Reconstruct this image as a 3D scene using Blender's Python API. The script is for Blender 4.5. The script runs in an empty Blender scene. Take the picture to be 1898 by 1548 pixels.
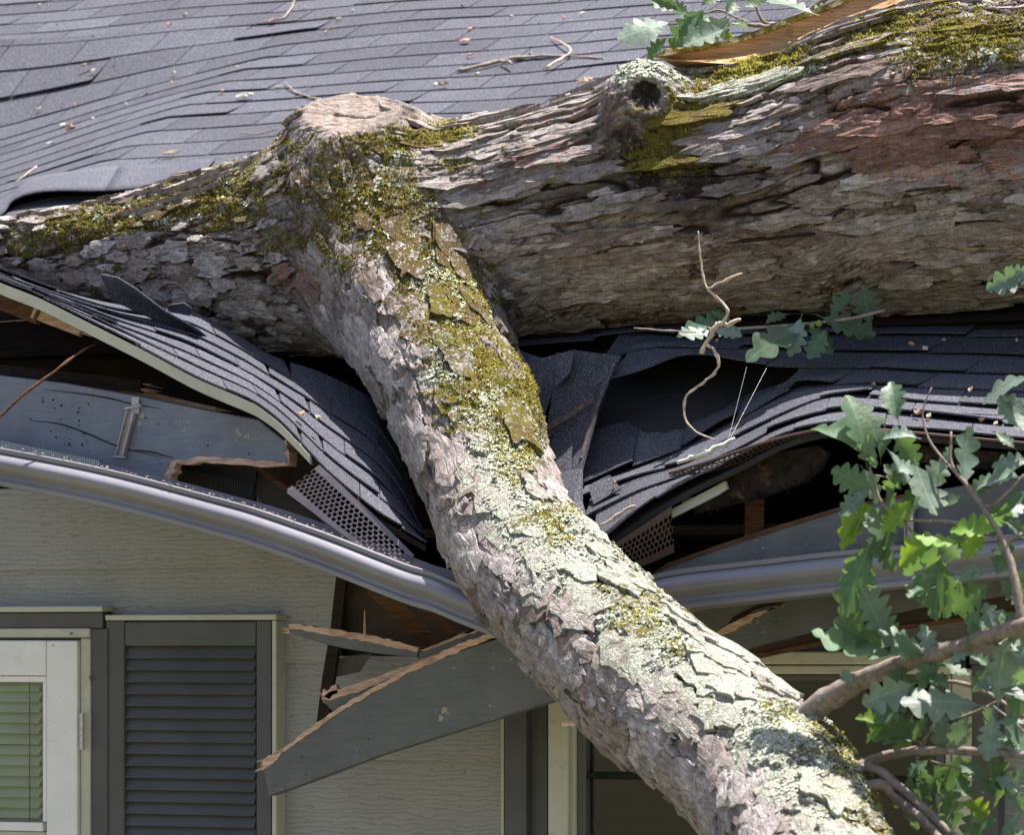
import bpy, math, random
import numpy as np
from mathutils import Vector, Matrix

random.seed(7)
np.random.seed(7)
sc = bpy.context.scene
COL = sc.collection

# ------------------------------------------------------------------ camera
AZ = math.radians(27.0)          # the camera looks along the house obliquely, a little to the left
DIST, FPX, EYE = 10.0, 8000.0, 1.80
PW, PH, EYE_ROW = 1898.0, 1548.0, 1200.0
FWD = np.array([-math.sin(AZ), math.cos(AZ), 0.0])
RGT = np.array([math.cos(AZ), math.sin(AZ), 0.0])
UPV = np.array([0.0, 0.0, 1.0])
CAM = -DIST * FWD + np.array([0, 0, EYE])

cam_data = bpy.data.cameras.new("camera")
cam = bpy.data.objects.new("camera", cam_data)
COL.objects.link(cam)
cam.location = CAM
cam.rotation_euler = (math.pi / 2, 0, AZ)
cam_data.sensor_fit = 'HORIZONTAL'
cam_data.sensor_width = 36.0
cam_data.lens = 36.0 * FPX / PW
cam_data.shift_y = (EYE_ROW - PH / 2) / PW
cam_data.clip_start = 0.1
cam_data.clip_end = 3000.0
cam_data.dof.use_dof = True
cam_data.dof.focus_distance = 9.7
cam_data.dof.aperture_fstop = 9.0
sc.camera = cam

# ------------------------------------------------------------------ light
SUN = (0.19 * RGT + 0.92 * UPV + 0.07 * FWD)
SUN = SUN / np.linalg.norm(SUN)
SUN_EL = math.asin(SUN[2])
SUN_ROT = math.atan2(SUN[0], SUN[1])
world = bpy.data.worlds.new("World")
sc.world = world
world.use_nodes = True
wn = world.node_tree
for n in list(wn.nodes):
    wn.nodes.remove(n)
w_out = wn.nodes.new("ShaderNodeOutputWorld")
w_bg = wn.nodes.new("ShaderNodeBackground")
w_sky = wn.nodes.new("ShaderNodeTexSky")
w_sky.sky_type = 'NISHITA'
w_sky.sun_disc = False
w_sky.sun_elevation = SUN_EL
w_sky.sun_rotation = SUN_ROT
w_sky.air_density = 1.0
w_sky.dust_density = 2.0
w_bg.inputs[1].default_value = 0.085
wn.links.new(w_sky.outputs[0], w_bg.inputs[0])
wn.links.new(w_bg.outputs[0], w_out.inputs[0])
sun_data = bpy.data.lights.new("sun", 'SUN')
sun_data.energy = 5.0
sun_data.angle = math.radians(0.53)
sun_data.color = (1.0, 0.965, 0.92)
sun = bpy.data.objects.new("sun", sun_data)
COL.objects.link(sun)
sun.location = (0, 0, 12)
sun.rotation_euler = Vector(SUN).to_track_quat('Z', 'Y').to_euler()
vs = sc.view_settings
vs.view_transform = 'Standard'
vs.look = 'None'
vs.exposure = 1.32
vs.use_white_balance = True
vs.white_balance_temperature = 6750
vs.white_balance_tint = 17
vs.gamma = 1.0
vs.use_curve_mapping = False

# ------------------------------------------------------------------ helpers
def ray(px, py):
    return FWD + RGT * ((px - PW / 2) / FPX) + UPV * ((EYE_ROW - py) / FPX)

def P(px, py, y):
    """The point where the sight line of a photograph pixel meets the plane at depth y (parallel to the house front)."""
    d = ray(px, py)
    return CAM + d * ((y - CAM[1]) / d[1])

def MPP(px, y):
    """metres per photograph pixel at that depth"""
    d = ray(px, 900)
    return (y - CAM[1]) / d[1] / FPX

PITCH = math.tan(math.radians(24.0))
EAVE_Y, EAVE_Z = -0.5, EYE + 0.46
def roof_z(y):
    return EAVE_Z + PITCH * (y - EAVE_Y)

def on_roof(px, py, lift=0.0):
    d = ray(px, py)
    # CAM.z + t d.z = EAVE_Z + PITCH (CAM.y + t d.y - EAVE_Y) + lift
    t = (EAVE_Z + lift + PITCH * (CAM[1] - EAVE_Y) - CAM[2]) / (d[2] - PITCH * d[1])
    return CAM + d * t

WLOC = {}
def empty(name, loc, label=None, cat=None, group=None, parent=None):
    o = bpy.data.objects.new(name, None)
    o.empty_display_size = 0.1
    COL.objects.link(o)
    loc = np.array(loc, float)
    WLOC[o.name] = loc
    if parent is not None:
        o.parent = parent
        o.location = loc - WLOC[parent.name]
    else:
        o.location = loc
    if label: o["label"] = label
    if cat: o["category"] = cat
    if group: o["group"] = group
    return o

def tag(o, label=None, cat=None, group=None, kind=None):
    if label: o["label"] = label
    if cat: o["category"] = cat
    if group: o["group"] = group
    if kind: o["kind"] = kind
    return o

def mesh_obj(name, verts, faces, mat, parent=None, smooth=False, solid=0.0):
    v = np.array(verts, float).reshape(-1, 3)
    c = (v.min(0) + v.max(0)) / 2
    me = bpy.data.meshes.new(name)
    me.from_pydata([tuple(p) for p in (v - c)], [], [tuple(f) for f in faces])
    me.update()
    if smooth:
        me.polygons.foreach_set("use_smooth", [True] * len(me.polygons))
    me.materials.append(mat)
    o = bpy.data.objects.new(name, me)
    COL.objects.link(o)
    WLOC[o.name] = c
    if parent is not None:
        o.parent = parent
        o.location = c - WLOC[parent.name]
    else:
        o.location = c
    if solid:
        m = o.modifiers.new("thick", 'SOLIDIFY')
        m.thickness = solid
        m.offset = -1
    return o

class MB:
    """collects verts and faces"""
    def __init__(self):
        self.v, self.f = [], []
    def add(self, vs, fs):
        b = len(self.v)
        self.v += [np.array(p, float) for p in vs]
        self.f += [tuple(b + i for i in f) for f in fs]
    def box(self, a, b):
        x0, y0, z0 = a; x1, y1, z1 = b
        self.add([(x0,y0,z0),(x1,y0,z0),(x1,y1,z0),(x0,y1,z0),(x0,y0,z1),(x1,y0,z1),(x1,y1,z1),(x0,y1,z1)],
                 [(0,3,2,1),(4,5,6,7),(0,1,5,4),(1,2,6,5),(2,3,7,6),(3,0,4,7)])
    def hexa(self, p):
        self.add(p, [(0,3,2,1),(4,5,6,7),(0,1,5,4),(1,2,6,5),(2,3,7,6),(3,0,4,7)])
    def tube(self, pts, rads, n=8, cap=True):
        pts = [np.array(p, float) for p in pts]
        rings = []
        for i, p in enumerate(pts):
            d = pts[min(i+1, len(pts)-1)] - pts[max(i-1, 0)]
            d /= (np.linalg.norm(d) + 1e-9)
            a = np.cross(d, FWD)
            if np.linalg.norm(a) < .1: a = np.cross(d, UPV)
            a /= np.linalg.norm(a)
            b = np.cross(d, a)
            rings.append([p + rads[i] * (a*math.cos(2*math.pi*k/n) + b*math.sin(2*math.pi*k/n)) for k in range(n)])
        vs = [q for r in rings for q in r]
        fs = []
        for i in range(len(pts)-1):
            for k in range(n):
                k2 = (k+1) % n
                fs.append((i*n+k, i*n+k2, (i+1)*n+k2, (i+1)*n+k))
        if cap:
            fs.append(tuple(range(n))[::-1])
            fs.append(tuple((len(pts)-1)*n + k for k in range(n)))
        self.add(vs, fs)
    def obj(self, name, mat, parent=None, smooth=False, solid=0.0):
        return mesh_obj(name, self.v, self.f, mat, parent, smooth, solid)

def bevel(o, w=0.003, seg=2):
    m = o.modifiers.new("bevel", 'BEVEL')
    m.width = w; m.segments = seg; m.limit_method = 'ANGLE'
    return o

def catmull(pts, n):
    """resample a list of control rows smoothly, n steps per span"""
    pts = np.array(pts, float)
    ext = np.vstack([2*pts[0]-pts[1], pts, 2*pts[-1]-pts[-2]])
    out = []
    for i in range(1, len(ext)-2):
        p0, p1, p2, p3 = ext[i-1], ext[i], ext[i+1], ext[i+2]
        for k in range(n):
            t = k / n
            out.append(.5*((2*p1)+(-p0+p2)*t+(2*p0-5*p1+4*p2-p3)*t*t+(-p0+3*p1-3*p2+p3)*t**3))
    out.append(pts[-1])
    return np.array(out)

def slab(poly, y, th, name, mat, parent, bev=0.0, grow=0.0):
    """a board cut to a pixel outline, front face at depth y, th thick (away from the camera)"""
    if mat.name.startswith("fresh split"):        # broken wood: a fibrous, uneven edge
        jr = random.Random(int(poly[0][0]*3 + poly[0][1])); q = []
        for i in range(len(poly)):
            (ax, ay), (bx, by) = poly[i], poly[(i+1) % len(poly)]
            m_ = max(1, int(math.hypot(bx-ax, by-ay)/9))
            for k in range(m_):
                q.append((ax + (bx-ax)*k/m_ + jr.uniform(-2,2), ay + (by-ay)*k/m_ + jr.uniform(-1.6,1.6)))
        poly = q
    front = [P(a, b, y) for a, b in poly]
    back = [p + np.array([0, th, 0]) for p in front]
    n = len(poly)
    fs = [tuple(range(n)), tuple(range(2*n-1, n-1, -1))]
    for i in range(n):
        j = (i+1) % n
        fs.append((j, i, n+i, n+j))
    o = mesh_obj(name, front + back, fs, mat, parent)
    if bev: bevel(o, bev, 1)
    return o

# ------------------------------------------------------------------ materials
def new_mat(name):
    m = bpy.data.materials.new(name)
    m.use_nodes = True
    nt = m.node_tree
    for n in list(nt.nodes):
        nt.nodes.remove(n)
    return m, NT(nt)

class NT:
    def __init__(self, nt):
        self.nt = nt
        self.out = nt.nodes.new("ShaderNodeOutputMaterial")
    def n(self, t, **kw):
        nd = self.nt.nodes.new(t)
        for k, v in kw.items():
            setattr(nd, k, v)
        return nd
    def l(self, a, b):
        self.nt.links.new(a, b)
    def setin(self, nd, i, v):
        if hasattr(v, "is_linked") or isinstance(v, bpy.types.NodeSocket):
            self.l(v, nd.inputs[i])
        else:
            if isinstance(v, tuple) and len(v) == 3 and nd.inputs[i].type == 'RGBA':
                v = (*v, 1)
            nd.inputs[i].default_value = v
    def coord(self, scale=(1,1,1), which="Object", rot=(0,0,0)):
        tc = self.n("ShaderNodeTexCoord")
        mp = self.n("ShaderNodeMapping")
        mp.inputs["Scale"].default_value = scale
        mp.inputs["Rotation"].default_value = rot
        self.l(tc.outputs[which], mp.inputs[0])
        return mp.outputs[0]
    def wpos(self, scale=(1,1,1)):
        g = self.n("ShaderNodeNewGeometry")
        mp = self.n("ShaderNodeMapping")
        mp.inputs["Scale"].default_value = scale
        self.l(g.outputs["Position"], mp.inputs[0])
        return mp.outputs[0]
    def noise(self, vec, scale, detail=3, rough=.55, dist=0.0, out=0):
        nd = self.n("ShaderNodeTexNoise")
        self.l(vec, nd.inputs["Vector"])
        nd.inputs["Scale"].default_value = scale
        nd.inputs["Detail"].default_value = detail
        nd.inputs["Roughness"].default_value = rough
        nd.inputs["Distortion"].default_value = dist
        return nd.outputs[out]
    def ramp(self, f, stops, interp='LINEAR'):
        nd = self.n("ShaderNodeValToRGB")
        nd.color_ramp.interpolation = interp
        el = nd.color_ramp.elements
        while len(el) < len(stops): el.new(.5)
        for e, (p, c) in zip(el, stops):
            e.position = p
            if not isinstance(c, tuple): c = (c, c, c)
            e.color = (*c, 1) if len(c) == 3 else c
        self.l(f, nd.inputs[0])
        return nd.outputs[0]
    def mix(self, f, a, b, mode='MIX'):
        nd = self.n("ShaderNodeMix", data_type='RGBA', blend_type=mode)
        self.setin(nd, 0, f); self.setin(nd, 6, a); self.setin(nd, 7, b)
        return nd.outputs[2]
    def math(self, op, a, b=0.0, c=None, clamp=False):
        nd = self.n("ShaderNodeMath", operation=op)
        nd.use_clamp = clamp
        self.setin(nd, 0, a); self.setin(nd, 1, b)
        if c is not None: self.setin(nd, 2, c)
        return nd.outputs[0]
    def step(self, f, a, b):
        nd = self.n("ShaderNodeMapRange", interpolation_type='SMOOTHSTEP')
        self.setin(nd, 0, f); self.setin(nd, 1, a); self.setin(nd, 2, b)
        return nd.outputs[0]
    def attr(self, name):
        nd = self.n("ShaderNodeAttribute", attribute_name=name)
        return nd.outputs["Fac"]
    def rnd(self):
        return self.n("ShaderNodeObjectInfo").outputs["Random"]
    def bump(self, h, strength=.5, dist=.002, normal=None):
        nd = self.n("ShaderNodeBump")
        nd.inputs["Strength"].default_value = strength
        nd.inputs["Distance"].default_value = dist
        self.l(h, nd.inputs["Height"])
        if normal is not None: self.l(normal, nd.inputs["Normal"])
        return nd.outputs[0]
    def bsdf(self, color, rough=.6, spec=.5, metal=0.0, normal=None):
        b = self.n("ShaderNodeBsdfPrincipled")
        self.setin(b, "Base Color", color)
        self.setin(b, "Roughness", rough)
        self.setin(b, "Specular IOR Level", spec)
        self.setin(b, "Metallic", metal)
        if normal is not None: self.l(normal, b.inputs["Normal"])
        return b.outputs[0]
    def end(self, sh):
        self.l(sh, self.out.inputs[0])

def m_shingle():
    m, t = new_mat("asphalt shingle granules")
    w = t.wpos()
    g = t.noise(w, 330, 2, .7)
    g2 = t.noise(w, 900, 1, .5)
    gg = t.math('ADD', t.math('MULTIPLY', g, .65), t.math('MULTIPLY', g2, .35))
    col = t.ramp(gg, [(.30, (.010,.010,.013)), (.46, (.042,.046,.058)), (.57, (.078,.084,.102)), (.69, (.42,.44,.48))])
    tone = t.math('ADD', t.math('MULTIPLY', t.rnd(), .35), .80)
    st = t.noise(w, 2.2, 4, .6)
    tone = t.math('MULTIPLY', tone, t.math('ADD', t.math('MULTIPLY', st, .5), .75))
    col = t.mix(1.0, col, tone, 'MULTIPLY')
    dirt = t.step(t.noise(w, 17, 5, .7), .62, .75)
    col = t.mix(t.math('MULTIPLY', dirt, .35), col, (.16,.13,.11))
    n = t.bump(gg, .55, .0016)
    t.end(t.bsdf(col, .85, .22, 0, n))
    return m

def m_plain(name, col, rough=.5, spec=.4, metal=0.0, var=.18, nscale=9.0, dirt=None, dirtamt=.4, bump=.0008, bscale=120):
    m, t = new_mat(name)
    w = t.wpos()
    f = t.noise(w, nscale, 5, .6)
    a = tuple(c*(1-var) for c in col); b = tuple(min(1, c*(1+var)) for c in col)
    c = t.ramp(f, [(.3, a), (.7, b)])
    if dirt:
        d = t.math('MULTIPLY', t.step(t.noise(w, 26, 6, .7), .52, .74), dirtamt)
        c = t.mix(d, c, dirt)
        sp = t.step(t.noise(w, 160, 2, .5), .70, .74)
        c = t.mix(t.math('MULTIPLY', sp, .5), c, dirt)
    n = t.bump(t.noise(w, bscale, 3), .4, bump)
    t.end(t.bsdf(c, rough, spec, metal, n))
    return m

def m_board(name, col, wear=(.30,.25,.19), rot=(0,0,0)):
    """painted softwood: faint grain lines, knots and flecks of missing paint"""
    m, t = new_mat(name)
    v = t.coord((3.5, 3.5, 55), "Object", rot)
    v2 = t.coord((1, 1, 1))
    g = t.noise(v, 3.0, 4, .6, .4)
    tone = t.ramp(t.noise(v2, 7, 5, .65), [(.3, .78), (.7, 1.15)])
    c = t.mix(1.0, t.ramp(g, [(.3, tuple(x*.88 for x in col)), (.7, tuple(x*1.1 for x in col))]), tone, 'MULTIPLY')
    fl = t.step(t.noise(v2, 75, 3, .6), .70, .73)
    c = t.mix(t.math('MULTIPLY', fl, .8), c, (.02,.018,.015))
    sc_ = t.step(t.noise(v, 6, 3, .5), .74, .79)
    c = t.mix(t.math('MULTIPLY', sc_, .5), c, wear)
    ch = t.step(t.math('ADD', t.noise(v2, 16, 5, .75), t.math('MULTIPLY', t.noise(v, 2, 2), .12)), .70, .72)
    c = t.mix(t.math('MULTIPLY', ch, .7), c, tuple(x*1.6 for x in wear))
    du = t.step(t.noise(v2, 4, 5, .7), .5, .75)
    c = t.mix(t.math('MULTIPLY', du, .35), c, (.07,.065,.055))
    n = t.bump(g, .35, .0012)
    t.end(t.bsdf(c, .55, .35, 0, n))
    return m

def m_rawwood(name, a, b, dark):
    m, t = new_mat(name)
    v = t.coord((5, 5, 90))
    f = t.noise(v, 2.2, 5, .65, .6)
    c = t.ramp(f, [(.25, dark), (.45, a), (.7, b)])
    c = t.mix(t.step(t.noise(t.wpos(), 14, 4), .5, .75), c, tuple(.55*x for x in a))
    n = t.bump(f, .8, .003)
    t.end(t.bsdf(c, .8, .2, 0, n))
    return m

def m_siding():
    m, t = new_mat("embossed lap siding paint")
    w = t.wpos((1.5, 1, 14))
    # wavy embossed wood grain
    wv = t.n("ShaderNodeTexWave", wave_type='BANDS', bands_direction='Z', wave_profile='SAW')
    t.l(t.wpos((.30, .5, 1)), wv.inputs["Vector"])
    wv.inputs["Scale"].default_value = 27
    wv.inputs["Distortion"].default_value = 11.0
    wv.inputs["Detail"].default_value = 4.0
    wv.inputs["Detail Scale"].default_value = 1.6
    wv.inputs["Detail Roughness"].default_value = .62
    lines = t.ramp(wv.outputs["Fac"], [(0, 0.0), (.16, 1.0), (.85, .85), (1, .0)])
    f = t.noise(t.wpos(), 5, 5, .6)
    c = t.ramp(f, [(.3, (.285,.285,.262)), (.7, (.345,.345,.322))])
    c = t.mix(t.math('MULTIPLY', t.math('SUBTRACT', 1.0, lines), .42), c, (.12,.12,.095))
    d = t.step(t.noise(t.wpos((1,1,.5)), 60, 3, .6), .70, .74)
    c = t.mix(t.math('MULTIPLY', d, .6), c, (.06,.05,.035))
    n = t.bump(t.math('MULTIPLY', lines, t.noise(t.wpos((2,1,9)), 3, 3)), .6, .002)
    n = t.bump(t.noise(w, 18, 4), .25, .002, n)
    t.end(t.bsdf(c, .55, .35, 0, n))
    return m

def m_gutter():
    m, t = new_mat("grey enamelled gutter metal")
    w = t.wpos()
    c = t.ramp(t.noise(w, 6, 5, .6), [(.3, (.175,.176,.200)), (.7, (.220,.221,.245))])
    d = t.step(t.noise(w, 30, 6, .75), .55, .75)
    c = t.mix(t.math('MULTIPLY', d, .22), c, (.16,.14,.11))
    sp = t.step(t.noise(w, 190, 2, .5), .71, .74)
    c = t.mix(t.math('MULTIPLY', sp, .7), c, (.11,.09,.06))
    r = t.math('ADD', .30, t.math('MULTIPLY', d, .3))
    n = t.bump(t.noise(w, 12, 2), .15, .004)
    t.end(t.bsdf(c, r, .5, 0, n))
    return m

def m_bark():
    m, t = new_mat("oak bark with moss and lichen")
    w = t.wpos()
    crack, rnd = t.attr("crack"), t.attr("rnd")
    moss, lich, red, tan, wet, cut = [t.attr(a) for a in ("moss", "lichen", "red", "tan", "wet", "cut")]
    uvs = t.n("ShaderNodeAttribute", attribute_name="along").outputs["Vector"]
    mp = t.n("ShaderNodeMapping"); t.l(uvs, mp.inputs[0]); mp.inputs["Scale"].default_value = (14, 60, 1)
    fib = t.noise(mp.outputs[0], 1.6, 6, .7, .5)
    mp2 = t.n("ShaderNodeMapping"); t.l(uvs, mp2.inputs[0]); mp2.inputs["Scale"].default_value = (13, 62, 1)
    fine = t.noise(w, 150, 5, .7)
    mid = t.noise(w, 28, 5, .65)
    # plates: grey, each plate its own tone
    c = t.ramp(rnd, [(0, (.145,.106,.090)), (.3, (.245,.205,.182)), (.65, (.335,.302,.280)), (1, (.49,.46,.435))])
    c = t.mix(t.math('MULTIPLY', tan, .8), c, t.ramp(rnd, [(0, (.15,.105,.070)), (.5, (.26,.205,.150)), (1, (.37,.315,.25))]))
    c = t.mix(t.math('MULTIPLY', t.step(t.math('ADD', red, t.math('MULTIPLY', t.math('SUBTRACT', mid, .5), 1.4)), .45, .75), .8),
              c, t.ramp(rnd, [(0, (.115,.045,.028)), (1, (.30,.150,.105))]))
    c = t.mix(1.0, c, t.ramp(fib, [(.28, .36), (.48, .98), (.72, 1.40)]), 'MULTIPLY')
    c = t.mix(1.0, c, t.ramp(mid, [(.3, .55), (.7, 1.35)]), 'MULTIPLY')
    c = t.mix(1.0, c, t.ramp(fine, [(.3, .66), (.7, 1.28)]), 'MULTIPLY')
    # furrow bark between plates is redder and darker
    c = t.mix(t.math('MULTIPLY', crack, 1.0, clamp=True), c, (.026,.015,.011))
    c = t.mix(t.math('MULTIPLY', wet, .95), c, t.ramp(mid, [(.35, (.014,.011,.010)), (.7, (.060,.040,.038))]))
    # small fissures
    vo = t.n("ShaderNodeTexVoronoi", feature='DISTANCE_TO_EDGE')
    t.l(mp2.outputs[0], vo.inputs["Vector"]); vo.inputs["Scale"].default_value = .6
    fis = t.math('SUBTRACT', 1.0, t.step(vo.outputs["Distance"], .0, .06))
    fis = t.math('MULTIPLY', fis, t.step(mid, .42, .6))
    c = t.mix(t.math('MULTIPLY', fis, .38), c, (.05,.032,.024))
    # lichen crust
    ln = t.math('ADD', t.math('MULTIPLY', t.noise(w, 42, 5, .72), .9), t.math('MULTIPLY', t.noise(w, 190, 3, .6), .55))
    lm = t.step(t.math('ADD', ln, t.math('MULTIPLY', lich, .37)), .98, 1.03)
    lcol = t.ramp(t.noise(w, 240, 3, .7), [(.32, (.10,.115,.08)), (.5, (.35,.385,.30)), (.70, (.60,.64,.53))])
    lcol = t.mix(t.step(t.noise(w, 9, 2), .48, .62), lcol, t.ramp(t.noise(w, 240, 3, .7), [(.32, (.13,.13,.10)), (.7, (.52,.52,.42))]))
    c = t.mix(lm, c, lcol)
    # moss
    mn = t.math('ADD', t.math('MULTIPLY', t.noise(w, 30, 5, .7), .9), t.math('MULTIPLY', t.noise(w, 140, 3, .6), .5))
    mm = t.step(t.math('ADD', mn, t.math('MULTIPLY', moss, .43)), 1.00, 1.06)
    mcol = t.ramp(t.noise(w, 260, 4, .75), [(.28, (.035,.030,.006)), (.5, (.155,.135,.018)), (.75, (.36,.33,.05))])
    mold = t.ramp(t.noise(w, 260, 4, .75), [(.28, (.03,.022,.010)), (.5, (.125,.085,.030)), (.75, (.27,.21,.08))])
    mcol = t.mix(t.step(t.math('ADD', t.noise(w, 13, 4, .6), t.math('MULTIPLY', t.attr("oldmoss"), .35)), .46, .68), mcol, mold)
    c = t.mix(mm, c, mcol)
    # lichen flecks growing through the moss
    l2 = t.step(t.math('ADD', t.noise(w, 75, 4, .7), t.math('MULTIPLY', lich, .12)), .66, .70)
    c = t.mix(t.math('MULTIPLY', l2, t.step(moss, .25, .6)), c, lcol)
    # sawn, weathered knot face
    mp3 = t.noise(w, 55, 5, .7)
    c = t.mix(cut, c, t.ramp(mp3, [(.3, (.14,.105,.08)), (.5, (.27,.225,.19)), (.7, (.40,.355,.31))]))
    h = t.math('ADD', t.math('MULTIPLY', fib, .9), t.math('MULTIPLY', fine, .6))
    h = t.math('SUBTRACT', h, t.math('MULTIPLY', fis, .6))
    h = t.math('ADD', h, t.math('MULTIPLY', lm, t.noise(w, 230, 3, .7)))
    h = t.math('ADD', h, t.math('MULTIPLY', mm, t.math('MULTIPLY', t.noise(w, 260, 3, .75), 1.8)))
    n = t.bump(h, 1.0, .0045)
    t.end(t.bsdf(c, .88, .22, 0, n))
    return m

def m_twig(name="twig bark", a=(.16,.125,.095), b=(.34,.30,.25)):
    m, t = new_mat(name)
    w = t.wpos()
    f = t.noise(w, 60, 5, .7)
    c = t.ramp(f, [(.3, a), (.65, b)])
    li = t.step(t.noise(w, 24, 4, .7), .60, .68)
    c = t.mix(t.math('MULTIPLY', li, .5), c, (.45,.48,.40))
    t.end(t.bsdf(c, .8, .3, 0, t.bump(f, .7, .002)))
    return m

def m_leaf(name, top, back, thin):
    m, t = new_mat(name)
    r = t.rnd()
    v = t.coord((1,1,1))
    # veins: midrib and side ribs, in the leaf's own coordinates (x along, y across)
    sep = t.n("ShaderNodeSeparateXYZ"); t.l(v, sep.inputs[0])
    ay = t.math('ABSOLUTE', sep.outputs[1])
    mid = t.math('SUBTRACT', 1.0, t.step(ay, .0, .018))
    fan = t.math('FRACT', t.math('MULTIPLY', t.math('SUBTRACT', sep.outputs[0], t.math('MULTIPLY', ay, .8)), 6.5))
    side = t.math('SUBTRACT', 1.0, t.step(t.math('ABSOLUTE', t.math('SUBTRACT', fan, .5)), .0, .055))
    vein = t.math('MAXIMUM', mid, t.math('MULTIPLY', side, .45))
    f = t.noise(v, 5, 4, .6)
    c = t.mix(t.step(f, .3, .7), tuple(x*.8 for x in top), tuple(x*1.2 for x in top))
    hsv = t.n("ShaderNodeHueSaturation")
    t.l(c, hsv.inputs["Color"])
    t.setin(hsv, "Value", t.math('ADD', .75, t.math('MULTIPLY', r, .5)))
    t.setin(hsv, "Hue", t.math('ADD', .485, t.math('MULTIPLY', r, .03)))
    c = hsv.outputs[0]
    c = t.mix(t.math('MULTIPLY', vein, .5), c, tuple(min(1, x*1.9+.04) for x in top))
    spot = t.step(t.noise(v, 14, 3, .6), .69, .73)
    c = t.mix(t.math('MULTIPLY', spot, .75), c, (.20,.13,.05))
    geo = t.n("ShaderNodeNewGeometry")
    c2 = t.mix(geo.outputs["Backfacing"], c, back)
    n = t.bump(t.math('ADD', t.math('MULTIPLY', vein, -.6), t.noise(v, 7, 2)), .10, .02)
    b = t.bsdf(c2, .50, .45, 0, n)
    tr = t.n("ShaderNodeBsdfTranslucent")
    tr.inputs[0].default_value = (*thin, 1)
    mx = t.n("ShaderNodeMixShader"); mx.inputs[0].default_value = .36
    t.l(b, mx.inputs[1]); t.l(tr.outputs[0], mx.inputs[2])
    t.end(mx.outputs[0])
    return m

def m_glass():
    m, t = new_mat("window glass")
    tr = t.n("ShaderNodeBsdfTransparent"); tr.inputs[0].default_value = (.86,.90,.87,1)
    gl = t.n("ShaderNodeBsdfGlossy"); gl.inputs["Roughness"].default_value = .03
    fr = t.n("ShaderNodeFresnel"); fr.inputs[0].default_value = 1.5
    mx = t.n("ShaderNodeMixShader")
    t.l(t.math('MULTIPLY', fr.outputs[0], .7, clamp=True), mx.inputs[0])
    t.l(tr.outputs[0], mx.inputs[1]); t.l(gl.outputs[0], mx.inputs[2])
    t.end(mx.outputs[0])
    return m

M = {}
M['shingle'] = m_shingle()
M['bark'] = m_bark()
M['siding'] = m_siding()
M['gutter'] = m_gutter()
M['fascia'] = m_board("grey paint with sky tint", (.180,.205,.250))  # same grey paint as the loose boards, blue sky light mixed into the colour
M['fasciadark'] = m_board("grey board paint", (.125,.132,.132))
M['trim'] = m_plain("dark grey trim paint", (.086,.087,.084), .5, .4, var=.12, dirt=(.09,.08,.06), dirtamt=.3)
M['cream'] = m_plain("cream trim paint", (.50,.50,.40), .5, .4, var=.08, dirt=(.15,.13,.09), dirtamt=.3)
M['dripedge'] = m_plain("pale drip edge metal", (.46,.47,.40), .45, .4, var=.1, dirt=(.2,.17,.12), dirtamt=.35)
M['white'] = m_plain("white door enamel", (.80,.79,.76), .4, .45, var=.05, dirt=(.35,.3,.22), dirtamt=.18)
M['blind'] = m_plain("pale blind vinyl", (.76,.78,.64), .55, .3, var=.1)
M['hinge'] = m_plain("bare hinge steel", (.45,.45,.44), .35, .5, .7, dirt=(.15,.1,.07))
M['galv'] = m_plain("dull galvanised strap", (.42,.41,.40), .45, .5, .6, var=.25, dirt=(.14,.08,.05), dirtamt=.7)
M['guard'] = m_plain("mauve brown guard enamel", (.175,.150,.160), .4, .5, .15, var=.2, dirt=(.10,.07,.05), dirtamt=.5)
M['guardbrown'] = m_plain("dark brown guard enamel", (.075,.046,.038), .4, .5, .1, var=.2)
M['rawwood'] = m_rawwood("fresh split pine", (.56,.36,.25), (.76,.58,.44), (.32,.17,.10))
M['tornwood'] = m_rawwood("torn oak heartwood", (.36,.21,.10), (.50,.34,.19), (.20,.10,.045))
M['oldwood'] = m_rawwood("old attic lumber", (.11,.052,.028), (.19,.095,.05), (.03,.016,.010))
M['darkwood'] = m_rawwood("dark attic boards", (.022,.014,.010), (.045,.028,.019), (.008,.006,.005))  # darker than real boards: the attic's shade is put into the colour
M['brownpanel'] = m_plain("dark brown hardboard", (.055,.040,.030), .7, .25, var=.3, dirt=(.12,.09,.06), dirtamt=.4)
M['vent'] = m_plain("black ribbed vent plastic", (.02,.02,.022), .6, .4)
M['felt'] = m_plain("matted black filter foam", (.022,.017,.014), .95, .1, var=.5, nscale=40, dirt=(.16,.09,.05), dirtamt=.7, bump=.006, bscale=200)
M['screen'] = m_plain("torn insect screen", (.10,.095,.085), .7, .3)
M['twig'] = m_twig()
M['paletwig'] = m_twig("pale dry twig", (.30,.23,.16), (.55,.46,.35))
M['branch'] = m_twig("grey brown branch bark", (.105,.082,.066), (.27,.225,.19))
M['leaf'] = m_leaf("oak leaf", (.076,.145,.076), (.16,.22,.16), (.14,.27,.05))
M['paleleaf'] = m_leaf("glaucous oak leaf", (.165,.235,.185), (.21,.27,.21), (.13,.25,.06))
M['backlitleaf'] = m_leaf("oak leaf with backlight in colour", (.11,.21,.025), (.17,.27,.07), (.34,.52,.03))  # backlit copy of the oak leaf, the glow put into its colour
M['glass'] = m_glass()
M['chip'] = m_plain("dry bark chip", (.42,.34,.26), .85, .2, var=.4, nscale=60)
M['deadleaf'] = m_plain("dead leaf", (.42,.26,.17), .7, .3, var=.35, nscale=50)
M['lichenchip'] = m_plain("lichen crust", (.50,.54,.44), .9, .2, var=.4, nscale=90)
M['acorn'] = m_plain("green acorn", (.16,.20,.04), .4, .5)
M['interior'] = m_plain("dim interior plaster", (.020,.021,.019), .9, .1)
M['grass'] = m_plain("mown lawn", (.135,.128,.072), .9, .2, var=.5, nscale=3)
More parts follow.
